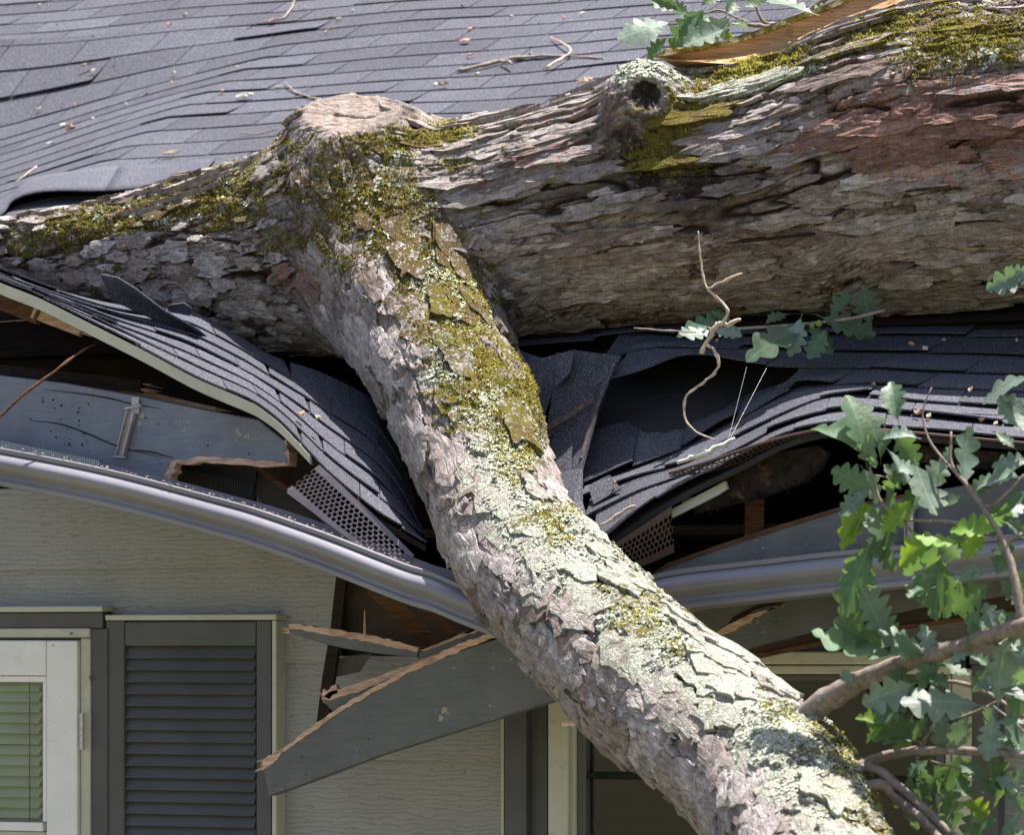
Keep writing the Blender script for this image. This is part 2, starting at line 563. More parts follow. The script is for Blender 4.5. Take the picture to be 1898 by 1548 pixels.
M['thread'] = m_plain("pale spider thread", (.3,.3,.3), .4, .5)
M['ruststain'] = m_plain("rust stained shingle fold", (.105,.075,.062), .85, .2, var=.5, nscale=60, bump=.003, bscale=300)
M['netting'] = m_plain("dark roof felt", (.03,.03,.033), .9, .2)

# ------------------------------------------------------------------ ground
g = mesh_obj("lawn", [(-400,-400,0),(400,-400,0),(400,400,0),(-400,400,0)], [(0,1,2,3)], M['grass'])
g["kind"] = "structure"

# ------------------------------------------------------------------ house shell
house = empty("house", (0, 0, 0), "single storey house with grey shingle roof crushed under the fallen tree", "house")
XL, XR, YB = -5.0, 5.0, 7.0
WALL_TOP = P(300, 985, 0)[2]

def curve_fn(pts, y=None, lift=0.0):
    """pixel polyline -> function of the pixel column that gives a world point"""
    pts = np.array(pts, float)
    xs = pts[:, 0]
    dense = catmull(pts, 6) if len(pts) > 2 else pts
    def f(px):
        yy = np.interp(px, dense[:, 0], dense[:, 1])
        d = y if pts.shape[1] == 2 else np.interp(px, dense[:, 0], dense[:, 2])
        return P(px, yy, d) + np.array([0, 0, lift])
    return f

def tab(fL, fU, a0, a1, slant, name, parent, mat, gap=1.0, th=.004, nu=7, nv=3, under=.28, lift=.006, jig=0.0, curl=0.0, rag=(0, 0)):
    """one shingle tab: lower edge on fL, upper edge tucked under the next course on fU"""
    top = []
    for j in range(nv+1):
        t = j / nv * (1 + under)
        row = []
        for i in range(nu+1):
            s = i / nu
            aL = a0 + gap + (a1 - a0 - 2*gap) * s
            aU = aL + slant
            pL, pU = fL(aL), fU(aU)
            p = pL + (pU - pL) * t
            p = p + np.array([0, 0, lift * (1 - t * 1.35)])
            p[2] += curl * (1 - min(t, 1))**2 * (1 + .5*math.sin(3*s + a0))
            p[2] += (rag[0]*(1-s) + rag[1]*s) * max(0, 1-t)
            p[2] += jig * (1-t) * math.sin(2.2*s + a0*.1)
            row.append(p)
        top.append(row)
    # normal estimate
    a = top[0][-1] - top[0][0]; b = top[1][0] - top[0][0]
    nn = np.cross(a, b); nn /= np.linalg.norm(nn) + 1e-9
    if nn[2] < 0: nn = -nn
    W1 = nu + 1
    v = [p for r in top for p in r] + [p - nn*th for r in top for p in r]
    N = W1 * (nv+1)
    f = []
    for j in range(nv):
        for i in range(nu):
            q = (j*W1+i, j*W1+i+1, (j+1)*W1+i+1, (j+1)*W1+i)
            f.append(q)
            f.append(tuple(N + k for k in q[::-1]))
    for i in range(nu):
        f.append((i+1, i, N+i, N+i+1))
        k = nv*W1 + i
        f.append((k, k+1, N+k+1, N+k))
    for j in range(nv):
        k = j*W1
        f.append((k, k+W1, N+k+W1, N+k))
        k = j*W1 + nu
        f.append((k+W1, k, N+k, N+k+W1))
    return mesh_obj(name, v, f, mat, parent, smooth=False)

# --- upper roof, regular courses bent where the roof has sagged on the left
pa, pb = on_roof(560, 52), on_roof(165, 320)
def sag(x, y):
    t = (y - pb[1]) / (pa[1] - pb[1])
    xon = pb[0] + (pa[0] - pb[0]) * t
    d = xon - x
    soft = .03
    d = .5 * (d + math.sqrt(d*d + soft*soft)) - .5*soft*.6
    w = 1 - max(0., min(1., (t - .72) / .38)); w = w*w*(3-2*w)
    return -min(.30, .20 * max(d, 0)) * w

ROW, TABW = .1165, .305
def roof_line(y, lift=0.0):
    def f(x):
        wob = .004*math.sin(x*3.1 + y*7) + .003*math.sin(x*7.3 + y*3)
        return np.array([x, y, roof_z(y) + sag(x, y) + lift + wob])
    return f
k = 0
y = .22
rows_y = []
while y < 4.1:
    rows_y.append(y); y += ROW
rng = random.Random(3)
roof_shingles = []
for k, y0 in enumerate(rows_y):
    fL, fU = roof_line(y0), roof_line(y0 + ROW)
    off = (k % 2) * TABW/2 + rng.uniform(-.012, .012) + .06
    x = -4.9 + off
    while x < 2.2:
        # is the tab anywhere near what the camera can see
        c = np.array([x + TABW/2, y0, roof_z(y0)]) - CAM
        dep = c @ FWD
        cx, cy = PW/2 + FPX*(c @ RGT)/dep, EYE_ROW - FPX*c[2]/dep
        hid = cy > 560 - .23*cx + 60 and cx > 500   # under the trunk
        if -620 < cx < PW + 200 and cy > -90 and not (cy > 470):
            if not (cx > 1250 and cy > 250):
                lift = .0016 + (.002 if rng.random() < .12 else 0)
                curl = rng.uniform(0, .0008)
                if rng.random() < .04: curl = .0035
                cyl = cy + FPX*(-sag(x + TABW/2, y0))/dep
                if -60 < cx < 200 and abs(cyl - (186 - .12*cx)) < 12: lift = .013
                elif 440 < cx < 540 and abs(cyl - 58) < 10: lift = .008
                roof_shingles.append(tab(fL, fU, x, x + TABW, 0, "shingle", house, M['shingle'], gap=.0022,
                                         lift=lift + rng.uniform(0, .0012), nu=6, nv=2, curl=curl, th=.003, jig=rng.uniform(-.001,.001)))
        x += TABW

def on_sag(px, py, lift):
    s_ = 0.0
    for _ in range(6):
        p = on_roof(px, py, lift + s_)
        s_ = sag(p[0], p[1])
    return p
def lifted_course(low, up, lifts, cols):
    lo, hi, li = catmull(low, 4), catmull(up, 4), catmull([(i, v) for i, v in enumerate(lifts)], 4)[:, 1]
    for c0, c1 in cols:
        m_ = c1 - c0 + 1; v = []; rows = 5
        for j in range(rows + 1):
            t = j/rows
            for i in range(c0, c1 + 1):
                sh = -.6 if i == c1 else 0
                a = lo[i] + (hi[i] - lo[i])*t
                v.append(on_sag(a[0] + sh, a[1], .006 + li[i]*(1-t)**1.4))
        f = [(j*m_+i, j*m_+i+1, (j+1)*m_+i+1, (j+1)*m_+i) for j in range(rows) for i in range(m_-1)]
        mesh_obj("shingle", v, f, M['shingle'], house, smooth=True, solid=.004)
lifted_course([(-110,452),(-50,418),(0,398),(22,372),(60,357),(110,352),(195,352),(290,344),(370,330)],
              [(-80,405),(-20,378),(25,352),(50,334),(85,324),(135,316),(222,306),(318,302),(400,292)],
              [.004,.004,.006,.026,.042,.044,.036,.024,.010], [(0,24),(24,32)])
def deck(y0, y1, xa, xb, n=24, name="roof_deck", drop=.012):
    mb = MB()
    ys = np.linspace(y0, y1, 10)
    xs = np.linspace(xa, xb, n)
    top, bot = [], []
    for yy in ys:
        for xx in xs:
            z = roof_z(yy) + sag(xx, yy) - drop
            top.append((xx, yy, z)); bot.append((xx, yy, z - .016))
    f = []
    N = len(top)
    for j in range(len(ys)-1):
        for i in range(n-1):
            q = (j*n+i, j*n+i+1, (j+1)*n+i+1, (j+1)*n+i)
            f += [q, tuple(N+k for k in q[::-1])]
    mb.add(top + bot, f)
    return mb.obj(name, M['darkwood'], house)
deck(.12, YB, XL, XR)

# shell that keeps the attic and rooms dark
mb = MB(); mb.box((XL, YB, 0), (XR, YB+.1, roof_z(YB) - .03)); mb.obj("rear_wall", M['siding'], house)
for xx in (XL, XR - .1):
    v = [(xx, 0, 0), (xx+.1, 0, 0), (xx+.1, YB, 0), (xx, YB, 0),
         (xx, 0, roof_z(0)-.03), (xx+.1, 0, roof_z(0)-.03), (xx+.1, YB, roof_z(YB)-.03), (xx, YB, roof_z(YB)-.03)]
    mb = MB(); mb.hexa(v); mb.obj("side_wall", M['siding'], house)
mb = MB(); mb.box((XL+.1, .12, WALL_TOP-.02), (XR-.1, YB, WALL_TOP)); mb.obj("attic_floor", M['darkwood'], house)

# ------------------------------------------------------------------ front wall: lap siding
seam_z = [P(300, r, 0)[2] for r in (880, 1055, 1227, 1402, 1577)]
lap = seam_z[0] - seam_z[1]
zs = [seam_z[0] - lap*k for k in range(0, 13)]
x_hole0, x_hole1 = P(625, 1200, 0)[0], P(1300, 1200, 0)[0]
x_shut1 = P(935, 1450, 0)[0]
x_win0, x_win1 = P(1018, 1450, 0)[0], P(1800, 1450, 0)[0]
def siding_board(xa, xb, z0, z1, yt=.001, bev=True):
    if z1 <= 0: return
    z0 = max(z0, .05)
    mb = MB()
    v = []
    n = 2
    # wedge: thick at the bottom lap, thin at the top
    mb.hexa([(xa,-.012,z0),(xb,-.012,z0),(xb,.02,z0),(xa,.02,z0),(xa,yt,z1+.018),(xb,yt,z1+.018),(xb,.02,z1+.018),(xa,.02,z1+.018)])
    o = mb.obj("siding_board", M['siding'], house)
    if bev: bevel(o, .0015, 1)
joint_x = P(560, 1450, 0)[0]
for i in range(len(zs)-1):
    z1, z0 = zs[i], zs[i+1]
    if i == 0:
        siding_board(XL, P(478, 950, 0)[0], z0, z1 - .045, bev=False); siding_board(P(478, 950, 0)[0], P(610, 950, 0)[0], z0, z0 + .045, -.012 + .013*(.063/(z1 - z0 - .027)), False)
    elif i == 1:
        siding_board(XL, x_hole0, z0, z1)
    else:
        siding_board(XL, x_win0, z0, z1)
    if z0 < P(300, 1240, 0)[2] - 1.4:
        siding_board(x_win0, XR, z0, z1)
    elif i >= 1:
        siding_board(x_win1, XR, z0, z1)
# backing sheet behind boards (below the attic opening)
mb = MB(); mb.box((XL, .021, 0), (x_win0 + .02, .05, zs[2] + .0)); mb.box((x_win1 - .02, .021, 0), (XR, .05, zs[1]))
mb.box((XL, .021, zs[2]), (x_hole0 - .02, .05, zs[0] + .1))
mb.box((x_win0 + .02, .021, 0), (x_win1 - .02, .05, zs[2] - 1.5))
mb.obj("wall_sheathing", M['darkwood'], house)

# ------------------------------------------------------------------ storm door on the left
def pbox(mb, px0, py0, px1, py1, ya, yb):
    """axis aligned box whose front face at depth ya covers the pixel rectangle"""
    a, b = P(px0, py1, ya), P(px1, py0, ya)
    zt = P((px0+px1)/2, py0, ya)[2]; zb = P((px0+px1)/2, py1, ya)[2]
    mb.box((a[0], ya, zb), (b[0], yb, zt))
DB = 2300
def part(name, mat, parent, *boxes, bev=.003):
    mb = MB()
    for b in boxes: pbox(mb, *b)
    o = mb.obj(name, mat, parent)
    if bev: bevel(o, bev, 2)
    return o
door = empty("storm_door", P(0, 1900, -.03), parent=house)
door["label"] = "white storm door with glass pane over blinds and a hinge on its edge"
casing = part("door_casing", M['trim'], door, (-560, 1137, 190, 1166, -.05, .02), (166, 1166, 199, DB, -.05, .02))
part("casing_cap", M['cream'], door, (-560, 1126, 189, 1136, -.062, .02), bev=.0015)
part("door_jamb", M['cream'], door, (-560, 1166, 166, 1183, -.056, -.01), (149, 1184, 167, DB, -.056, -.01))
part("stile", M['white'], door, (86, 1188, 143, DB, -.066, -.02))
part("top_rail", M['white'], door, (-560, 1188, 85, 1252, -.066, -.02))
part("glazing_bead", M['white'], door, (-560, 1253, 86, 1264, -.058, -.025), (79, 1265, 86, 1524, -.058, -.025), (-560, 1519, 79, 1535, -.058, -.025), bev=.002)
part("lower_glazing_bead", M['cream'], door, (-560, 1536, 86, 1546, -.052, -.025), (79, 1547, 86, DB, -.052, -.025), bev=.002)
part("pane", M['glass'], door, (-560, 1262, 82, DB, -.040, -.036), bev=0)
zt = P(40, 1268, 0)[2]
pitch = .026
xa, xb = P(-560, 1300, 0)[0], P(84, 1300, 0)[0]
for i in range(26):
    z = zt - i*pitch
    mb = MB()
    mb.hexa([(xa,-.030,z-.016),(xb,-.030,z-.016),(xb,-.028,z-.018),(xa,-.028,z-.018),(xa,-.006,z+.008),(xb,-.006,z+.008),(xb,-.004,z+.006),(xa,-.004,z+.006)])
    mb.obj("blind_slat", M['blind'], door)
mb = MB(); cx = P(56, 1300, -.03)[0]
mb.tube([(cx, -.033, zt+.02), (cx, -.033, zt-.7)], [.0012,.0012], 5)
mb.obj("blind_cord", M['oldwood'], door)
mb = MB(); mb.box((xa,.0,.3),(xb+.1,.012,zt+.08)); mb.obj("inner_door_leaf", M['blind'], door)
# hinge
hp = P(152, 1355, -.07)
mb = MB()
for i, (a, b) in enumerate(((1323,1336),(1337,1350),(1351,1364),(1365,1378),(1379,1390))):
    mb.tube([P(152, b, -.072), P(152, a, -.072)], [.0062,.0062], 12)
mb.obj("hinge", M['hinge'], door, smooth=False)
# closer spring behind the glass
mb = MB(); pts = []
for i in range(161):
    a = i/10*2*math.pi
    c = P(88, 1408 + i/160*90, -.045)
    pts.append(c + RGT*math.cos(a)*.004 + FWD*math.sin(a)*.003)
mb.tube(pts, [.0011]*len(pts), 4)
mb.obj("closer_spring", M['vent'], door)
for (a, b) in ((128, 1167+8), (163, 1257), (98, 1197)):
    mb = MB(); c = P(a, b, -.068); mb.tube([c, c + np.array([0,.012,0])], [.003,.003], 8)
    mb.obj("screw", M['hinge'], door)

# ------------------------------------------------------------------ shutter
def shutter(px0, px1, py0, cap_right=True, slats=(230, 475, 1198), label=None, pitch_px=22.3, n=28):
    s = empty("shutter", P((px0+px1)/2, DB, -.04), parent=house)
    s["label"] = label
    a0, a1, t0 = slats
    part("shutter_frame", M['trim'], s, (px0, py0, a0, DB, -.045, -.004), (a1, py0, px1, DB, -.045, -.004))
    part("shutter_rail", M['trim'], s, (a0+1, py0+2, a1-1, t0, -.044, -.004))
    for i in range(n):
        z = t0 + i*pitch_px
        p0, p1 = P(a0, z, -.03), P(a1, z, -.03)
        h = pitch_px*MPP((a0+a1)/2, -.03)
        zt = P((a0+a1)/2, z, -.03)[2]
        mb = MB()
        mb.hexa([(p0[0],-.041,zt-h-.001),(p1[0],-.041,zt-h-.001),(p1[0],-.034,zt-h-.001),(p0[0],-.034,zt-h-.001),
                 (p0[0],-.025,zt),(p1[0],-.025,zt),(p1[0],-.017,zt),(p0[0],-.017,zt)])
        bevel(mb.obj("slat", M['trim'], s), .0015, 1)
    part("back_panel", M['trim'], s, (a0, t0, a1, DB, -.007, -.003), bev=0)
    if cap_right:
        part("edge_strip", M['cream'], s, (px0-1, py0-11, px1+10, py0-1, -.052, .0), (px1+2, py0, px1+10, DB, -.048, .0), bev=.0015)
    return s
shutter(196, 502, 1151, label="dark grey louvred shutter between the storm door and the siding")

# ------------------------------------------------------------------ window at right, partly behind the limb
win = empty("window", P(1400, 1900, 0), parent=house)
win["label"] = "dark window with cream frame behind the fallen limb"
part("edge_trim", M['cream'], win, (928, 1320, 934, DB, -.03, .0), bev=.001)
part("side_trim", M['trim'], win, (935, 1290, 975, DB, -.045, .01), bev=.003)
part("trim_recess", M['trim'], win, (976, 1290, 1014, DB, -.018, .01), bev=.003)
part("window_frame", M['cream'], win, (1015, 1240, 1053, DB, -.05, .03), (1764, 1240, 1800, DB, -.05, .03), (1054, 1208, 1763, 1232, -.05, .03), (1054, 1234, 1763, 1250, -.043, .03), bev=.004)
part("inner_stop", M['cream'], win, (1054, 1251, 1066, DB, -.03, .03), bev=.003)
part("inner_stop", M['cream'], win, (1752, 1251, 1763, DB, -.03, .03), bev=.003)
part("sash", M['trim'], win, (1067, 1251, 1086, DB, -.02, .03), (1735, 1251, 1751, DB, -.02, .03), (1087, 1251, 1734, 1262, -.02, .03), bev=.002)
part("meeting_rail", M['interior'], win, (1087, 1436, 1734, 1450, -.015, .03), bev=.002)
part("pane", M['glass'], win, (1085, 1260, 1736, DB, .0, .004), bev=0)
part("window_casing", M['trim'], win, (1801, 1232, 1850, DB, -.045, .01), bev=.003)
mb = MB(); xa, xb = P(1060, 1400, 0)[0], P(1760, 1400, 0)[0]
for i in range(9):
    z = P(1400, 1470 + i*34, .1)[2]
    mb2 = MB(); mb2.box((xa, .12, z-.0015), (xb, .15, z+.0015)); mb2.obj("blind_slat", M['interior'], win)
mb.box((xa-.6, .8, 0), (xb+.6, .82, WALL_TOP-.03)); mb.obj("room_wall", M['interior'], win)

# frieze and split soffit boards over the window
slab([(1225,1118),(1400,1112),(1560,1098),(1700,1085),(1900,1062),(2060,1045),(2060,1080),(1898,1098),(1700,1128),(1560,1160),(1420,1192),(1375,1208),(1300,1206)],
     -.30, .02, "frieze_board", M['fasciadark'], house)
slab([(1318,1178),(1352,1158),(1400,1135),(1458,1120),(1430,1130),(1398,1147),(1360,1170),(1330,1182)], -.304, .003, "split_edge", M['rawwood'], house)
slab([(1362,1158),(1398,1131),(1450,1119),(1408,1121),(1360,1143),(1348,1160)], -.303, .002, "split_gap", M['darkwood'], house)
slab([(1375,1208),(1560,1162),(1700,1130),(1898,1100),(2060,1082),(2060,1112),(1898,1133),(1640,1168),(1500,1196),(1390,1222)], -.22, .03, "soffit_panel", M['brownpanel'], house)
slab([(1390,1215),(1500,1193),(1640,1164),(1898,1129),(2060,1108),(2060,1113),(1898,1136),(1640,1172),(1500,1200),(1390,1224)], -.225, .02, "rafter_tail", M['oldwood'], house)
slab([(1380,1195),(2060,1105),(2060,1238),(1380,1238)], .03, .02, "head_panel", M['siding'], house)

# ------------------------------------------------------------------ gutters
def gutter(path, label, ends=False):
    """K-style gutter swept along pixel points (px, py of the front lip, depth)"""
    pts = catmull([list(P(a, b, y)) for a, b, y in path], 6)
    prof = [(.118,.004),(.118,-.085),(.012,-.087),(-.002,-.084),(-.003,-.074),(.003,-.068),(.004,-.061),(-.004,-.055),(-.015,-.047),(-.022,-.038),(-.023,-.030),(-.019,-.022),(-.009,-.015),(.000,-.011),(-.004,-.008),(-.005,.001),(.002,.003),(.014,.002),(.014,-.002),
            (.004,-.006),(.003,-.012),(-.006,-.019),(-.018,-.031),(-.016,-.041),(.000,-.053),(.009,-.062),(.008,-.072),(.016,-.083),(.115,-.082),(.115,.004)]
    v, f = [], []
    n = len(prof)
    for i, p in enumerate(pts):
        tw = 0
        for dy, dz in prof:
            v.append(p + np.array([0, dy, dz]))
    for i in range(len(pts)-1):
        for k in range(n):
            k2 = (k+1) % n
            f.append((i*n+k, (i+1)*n+k, (i+1)*n+k2, i*n+k2))
    f.append(tuple(range(n))); f.append(tuple((len(pts)-1)*n+k for k in range(n))[::-1])
    o = mesh_obj("gutter", v, f, M['gutter'], house, smooth=True)
    m = o.modifiers.new("e", 'EDGE_SPLIT'); m.split_angle = math.radians(38)
    o["label"] = label
    return o
gutter([(-150,806,-.585),(0,832,-.585),(200,872,-.585),(400,924,-.59),(480,947,-.595),(600,989,-.60),(700,1028,-.605),(758,1050,-.61),(800,1062,-.615),(850,1083,-.62),(925,1112,-.62)], "bent grey gutter running down to the limb")
gutter([(1150,1082,-.515),(1210,1068,-.515),(1270,1056,-.515),(1400,1041,-.515),(1541,1025,-.515),(1700,1010,-.515),(1898,990,-.515),(2080,974,-.515),(2640,930,-.515)], "sagging grey gutter between the limb and the oak leaves")

# ------------------------------------------------------------------ fascia, strap, vent on the left
fb = slab([(-120,678),(0,696),(111,709),(249,733),(371,758),(479,778),(528,818),(533,840),(533,862),(500,862),(450,857),(410,853),(367,851),(345,857),(324,858),(318,870),(308,878),(303,890),(200,905),(0,872),(-120,850)],
     -.435, .038, "fascia_board", M['fascia'], house, bev=.002)
fb["label"] = "grey fascia board tinted with sky light, broken off at its lower corner"
slab([(533,862),(528,858),(450,851),(367,846),(345,852),(324,853),(321,857),(345,861),(367,857),(450,862),(500,867)], -.438, .03, "split_edge", M['rawwood'], house)
slab([(300,890),(306,874),(314,866),(318,855),(326,856),(322,868),(326,876),(318,880),(314,889),(305,893)], -.440, .03, "split_edge", M['rawwood'], house)
slab([(526,818),(530,816),(535,838),(536,863),(531,864),(533,852),(529,842),(531,832)], -.437, .036, "split_edge", M['rawwood'], house)
# nails, long cracks on the fascia
for crk in ([(80,722),(150,730),(200,738),(246,749),(300,758)], [(58,780),(110,786),(160,803),(220,828),(300,848)], [(235,834),(280,838),(322,850)]):
    mb = MB(); p = catmull([list(P(a,b,-.4365)) for a,b in crk], 5)
    mb.tube(p, [.0004+.0013*math.sin(math.pi*i/(len(p)-1)) for i in range(len(p))], 5)
    mb.obj("crack", M['darkwood'], house)
rng = random.Random(5)
for i in range(26):
    a = rng.choice([rng.uniform(60,170), rng.uniform(60,170), rng.uniform(20,480)]); b = 760 + (a/480)*55 + rng.uniform(-40, 55)
    c = P(a, b, -.4345); r = rng.uniform(.0012, .0032)
    mb = MB(); mb.tube([c - np.array([0,.002,0]), c + np.array([0,.004,0])], [r, r], 7)
    mb.obj("nail_hole", M['vent'], house)
# strap hanger
st = MB()
def strip(mb, a, b, y, wpx, lipw=.010):
    p0, p1 = P(*a, y), P(*b, y)
    w = wpx*MPP(a[0], y)/2
    ax = p1 - p0; ax /= np.linalg.norm(ax)
    sx = np.cross(ax, [0,1,0]); sx /= np.linalg.norm(sx)
    o = np.array([0, -.004, 0]); lp = np.array([0, -lipw, 0])
    prof = [-w*sx+lp, -w*sx, w*sx, w*sx+lp, w*.8*sx+lp, w*.8*sx+o, -w*.8*sx+o, -w*.8*sx+lp]
    v = [p0+q for q in prof] + [p1+q for q in prof]
    n = 8
    mb.add(v, [(k, (k+1)%n, n+(k+1)%n, n+k) for k in range(n)] + [tuple(range(n))[::-1], tuple(range(n, 2*n))])
strip(st, (253,736), (252,768), -.437, 17, .004)
strip(st, (247,764), (226,846), -.440, 18, .014)
st.tube([P(232,757,-.455), P(262,752,-.455)], [.004,.003], 6)
st.tube([P(210,846,-.45), P(233,848,-.45)], [.003,.003], 6)
so = st.obj("gutter_strap", M['galv'], house)
st = MB(); c = P(254, 743, -.446); st.tube([c, c+np.array([0,.01,0])], [.004,.004], 8); st.obj("screw", M['hinge'], house)
# ribbed soffit vent under the broken fascia
mb = MB()
for i in range(48):
    a = 322 + i*3.1
    pbox(mb, a, 866 + i*.65, a+1.9, 905 + i*.62, -.34, -.33)
pbox(mb, 318, 862, 474, 945, -.326, -.32)
mb.obj("soffit_vent", M['vent'], house)
# pale ribbed gutter screen edge lying along the gutter at far left
mb = MB()
for i in range(70):
    a = -40 + i*3.2
    b = 800 + (a+40)*.205
    mb.hexa([P(a,b+24,-.50),P(a+2.2,b+24.4,-.50),P(a+2.2,b+24.4,-.49),P(a,b+24,-.49),P(a,b+8,-.46),P(a+2.2,b+8.4,-.46),P(a+2.2,b+8.4,-.45),P(a,b+8,-.45)])
mb.obj("gutter_screen", M['dripedge'], house)

# attic timbers seen through the gaps
def timber(a, b, ya, yb, wpx, mat, name="rafter", dep=.05):
    p0, p1 = P(*a, ya), P(*b, yb)
    ax = p1 - p0; ax /= np.linalg.norm(ax)
    sx = np.cross(ax, FWD); sx /= np.linalg.norm(sx)
    dx = np.cross(sx, ax)
    if dx @ FWD < 0: dx = -dx
    w = wpx*MPP(a[0], ya)/2
    mb = MB()
    mb.hexa([p0-sx*w, p0+sx*w, p0+sx*w+dx*dep, p0-sx*w+dx*dep, p1-sx*w, p1+sx*w, p1+sx*w+dx*dep, p1-sx*w+dx*dep])
    return mb.obj(name, mat, house)
timber((60,694),(480,792), -.30,-.30, 14, M['oldwood'], "split_lath", .02)
timber((-40,682),(260,716), -.32,-.30, 22, M['darkwood'], "split_lath", .02)
timber((140,700),(400,760), -.26,-.26, 9, M['rawwood'], "split_lath", .01)
timber((60,578),(150,612), -.38,-.36, 22, M['rawwood'], "split_lath", .02)
timber((-10,556),(70,588), -.38,-.38, 26, M['oldwood'], "split_lath", .02)
timber((430,860),(640,1010), -.30,-.40, 46, M['brownpanel'], "soffit_panel", .015)
timber((470,862),(700,1035), -.33,-.44, 10, M['oldwood'], "split_lath", .02)
timber((690,1085),(800,1195), -.25,-.20, 34, M['oldwood'], "rafter", .05)
timber((760,1100),(850,1185), -.22,-.18, 20, M['oldwood'], "rafter", .05)
timber((1400,925),(1398,1010), -.28,-.28, 34, M['oldwood'], "rafter", .06)
timber((1225,1058),(1560,950), -.36,-.36, 12, M['oldwood'], "split_lath", .02)
# dark sheet added deep inside the attic so the gaps look black
mb = MB(); mb.box((XL+.1, 1.3, WALL_TOP), (XR-.1, 1.32, roof_z(1.3)-.05)); mb.obj("dark_backing_sheet", M['darkwood'], house)

# right fascia, dark board over the sagging gutter
fb = slab([(1185,1082),(1240,1046),(1330,1014),(1440,978),(1560,942),(1700,915),(1898,880),(2060,862),(2640,835),(2640,900),(2060,985),(1898,1010),(1560,1050),(1270,1085)], -.42, .035, "fascia_board", M['fasciadark'], house, bev=.002)
fb["label"] = "dark grey fascia board split along its upper edge"
slab([(1205,1066),(1240,1043),(1330,1011),(1440,975),(1560,939),(1700,912),(1700,917),(1560,946),(1440,983),(1330,1019),(1240,1051)], -.424, .02, "split_edge", M['oldwood'], house)
st = MB(); strip(st, (1688,935), (1688,1016), -.43, 18, .012); st.obj("gutter_strap", M['galv'], house)

# ------------------------------------------------------------------ drip edge under the left flap
E0 = [(-430,330),(-300,384),(-150,452),(0,520),(67,546),(142,583),(263,644),(364,698),(458,738),(490,758),(520,782),(560,824),(600,868),(645,908),(700,952),(745,980),(790,1006)]
fE0 = curve_fn(E0, -.50)
mb = MB(); v = []; xs = np.concatenate([np.linspace(-420, 470, 30), np.linspace(482, 575, 8)])
for a in xs:
    p = fE0(a); dpx = 25 if a < 450 else 25 - (a-450)*.05
    v += [p + np.array([0,-.004,-.004]), p + np.array([0,.0,-dpx*.00125]), p + np.array([0,.012,-dpx*.00125-.003]), p + np.array([0,.006,-.006])]
f = []
for i in range(len(xs)-1):
    for k in range(4):
        k2 = (k+1) % 4
        f.append((4*i+k, 4*i+k2, 4*i+4+k2, 4*i+4+k))
f += [(0,3,2,1), tuple(4*(len(xs)-1)+k for k in range(4))]
mb.add(v, f); mb.obj("drip_edge", M['dripedge'], house)

# ------------------------------------------------------------------ left flap shingles
T0 = [(-430,310),(-300,366),(-150,432),(0,497),(67,526),(202,566),(300,578),(357,588),(430,625),(506,670),(580,700),(640,730),(690,760),(720,800),(745,850),(762,905),(780,960),(800,1010)]
def interp_curve(A, B, t, ya, yb):
    dA, dB = catmull(A, 6), catmull(B, 6)
    def f(px):
        a = np.interp(px, dA[:,0], dA[:,1]); b = np.interp(px, dB[:,0], dB[:,1])
        return P(px, a + (b-a)*t, ya + (yb-ya)*t)
    return f
NFL = 6
levels = [0, .17, .33, .50, .68, .86, 1.06]
curves = [interp_curve(E0, T0, t, -.50, -.10) for t in levels]
rng = random.Random(11)
cuts_all = [[-420,-280,-140,90,262,420,560,668,745,792], [-420,-250,-140,0,172,330,478,600,704,782], [-420,-250,-140,60,220,372,520,640,728,785], [-420,-250,-140,140,290,445,575,672,748,790], [-420,-250,-140,30,205,352,500,615,700,770], [-420,-250,-140,110,270,400,540,650,722,772]]
for k in range(NFL):
    cuts = cuts_all[k]
    for i in range(len(cuts)-1):
        sl = -10 if cuts[i] < 480 else -2
        cu = rng.choice([0, .001, .003, .008]) if 1 <= k else rng.choice([0,.002])
        o = tab(curves[k], curves[k+1], cuts[i], cuts[i+1], sl, "shingle", house, M['shingle'], gap=1.0, nu=7, nv=3, lift=.0018 + rng.uniform(0,.0012), curl=cu*.6, jig=rng.uniform(-.001,.001), rag=(rng.uniform(-.001,.006), rng.uniform(-.001,.006)))
        if k == 0 and i == 4: pass
# deck sheet under the flap
mb = MB(); xs = np.linspace(-420, 785, 48); v = []
for a in xs:
    p, q = curves[0](a), curves[-1](a)
    v += [p + np.array([0,.01,-.010]), q + np.array([0,0,-.012]), q + np.array([0,0,-.026]), p + np.array([0,.01,-.024])]
f = []
for i in range(len(xs)-1):
    for k in range(4):
        k2 = (k+1) % 4
        f.append((4*i+k, 4*i+k2, 4*i+4+k2, 4*i+4+k))
mb.add(v, f); mb.obj("roof_deck", M['darkwood'], house)
# the tab that has curled up against the trunk
def curled(base, tip, y0, y1, name="shingle"):
    """base, tip: pixel polylines of equal length; a curled sheet between them"""
    n = len(base); rows = 6; v = []
    for j in range(rows+1):
        t = j/rows
        for i in range(n):
            a = base[i][0] + (tip[i][0]-base[i][0])*t; b = base[i][1] + (tip[i][1]-base[i][1])*t
            v.append(P(a, b, y0 + (y1-y0)*t + .02*math.sin(t*math.pi)))
    f = [(j*n+i, j*n+i+1, (j+1)*n+i+1, (j+1)*n+i) for j in range(rows) for i in range(n-1)]
    return mesh_obj(name, v, f, M['shingle'], house, smooth=True, solid=.004)
o = curled([(206,556),(250,577),(300,600),(350,622),(400,640)], [(186,510),(218,516),(250,536),(300,574),(366,612)], -.19, -.25)
o["label"] = "shingle tab curled up against the trunk"
curled([(300,580),(325,590),(358,600)], [(315,566),(340,562),(352,570)], -.12, -.10)

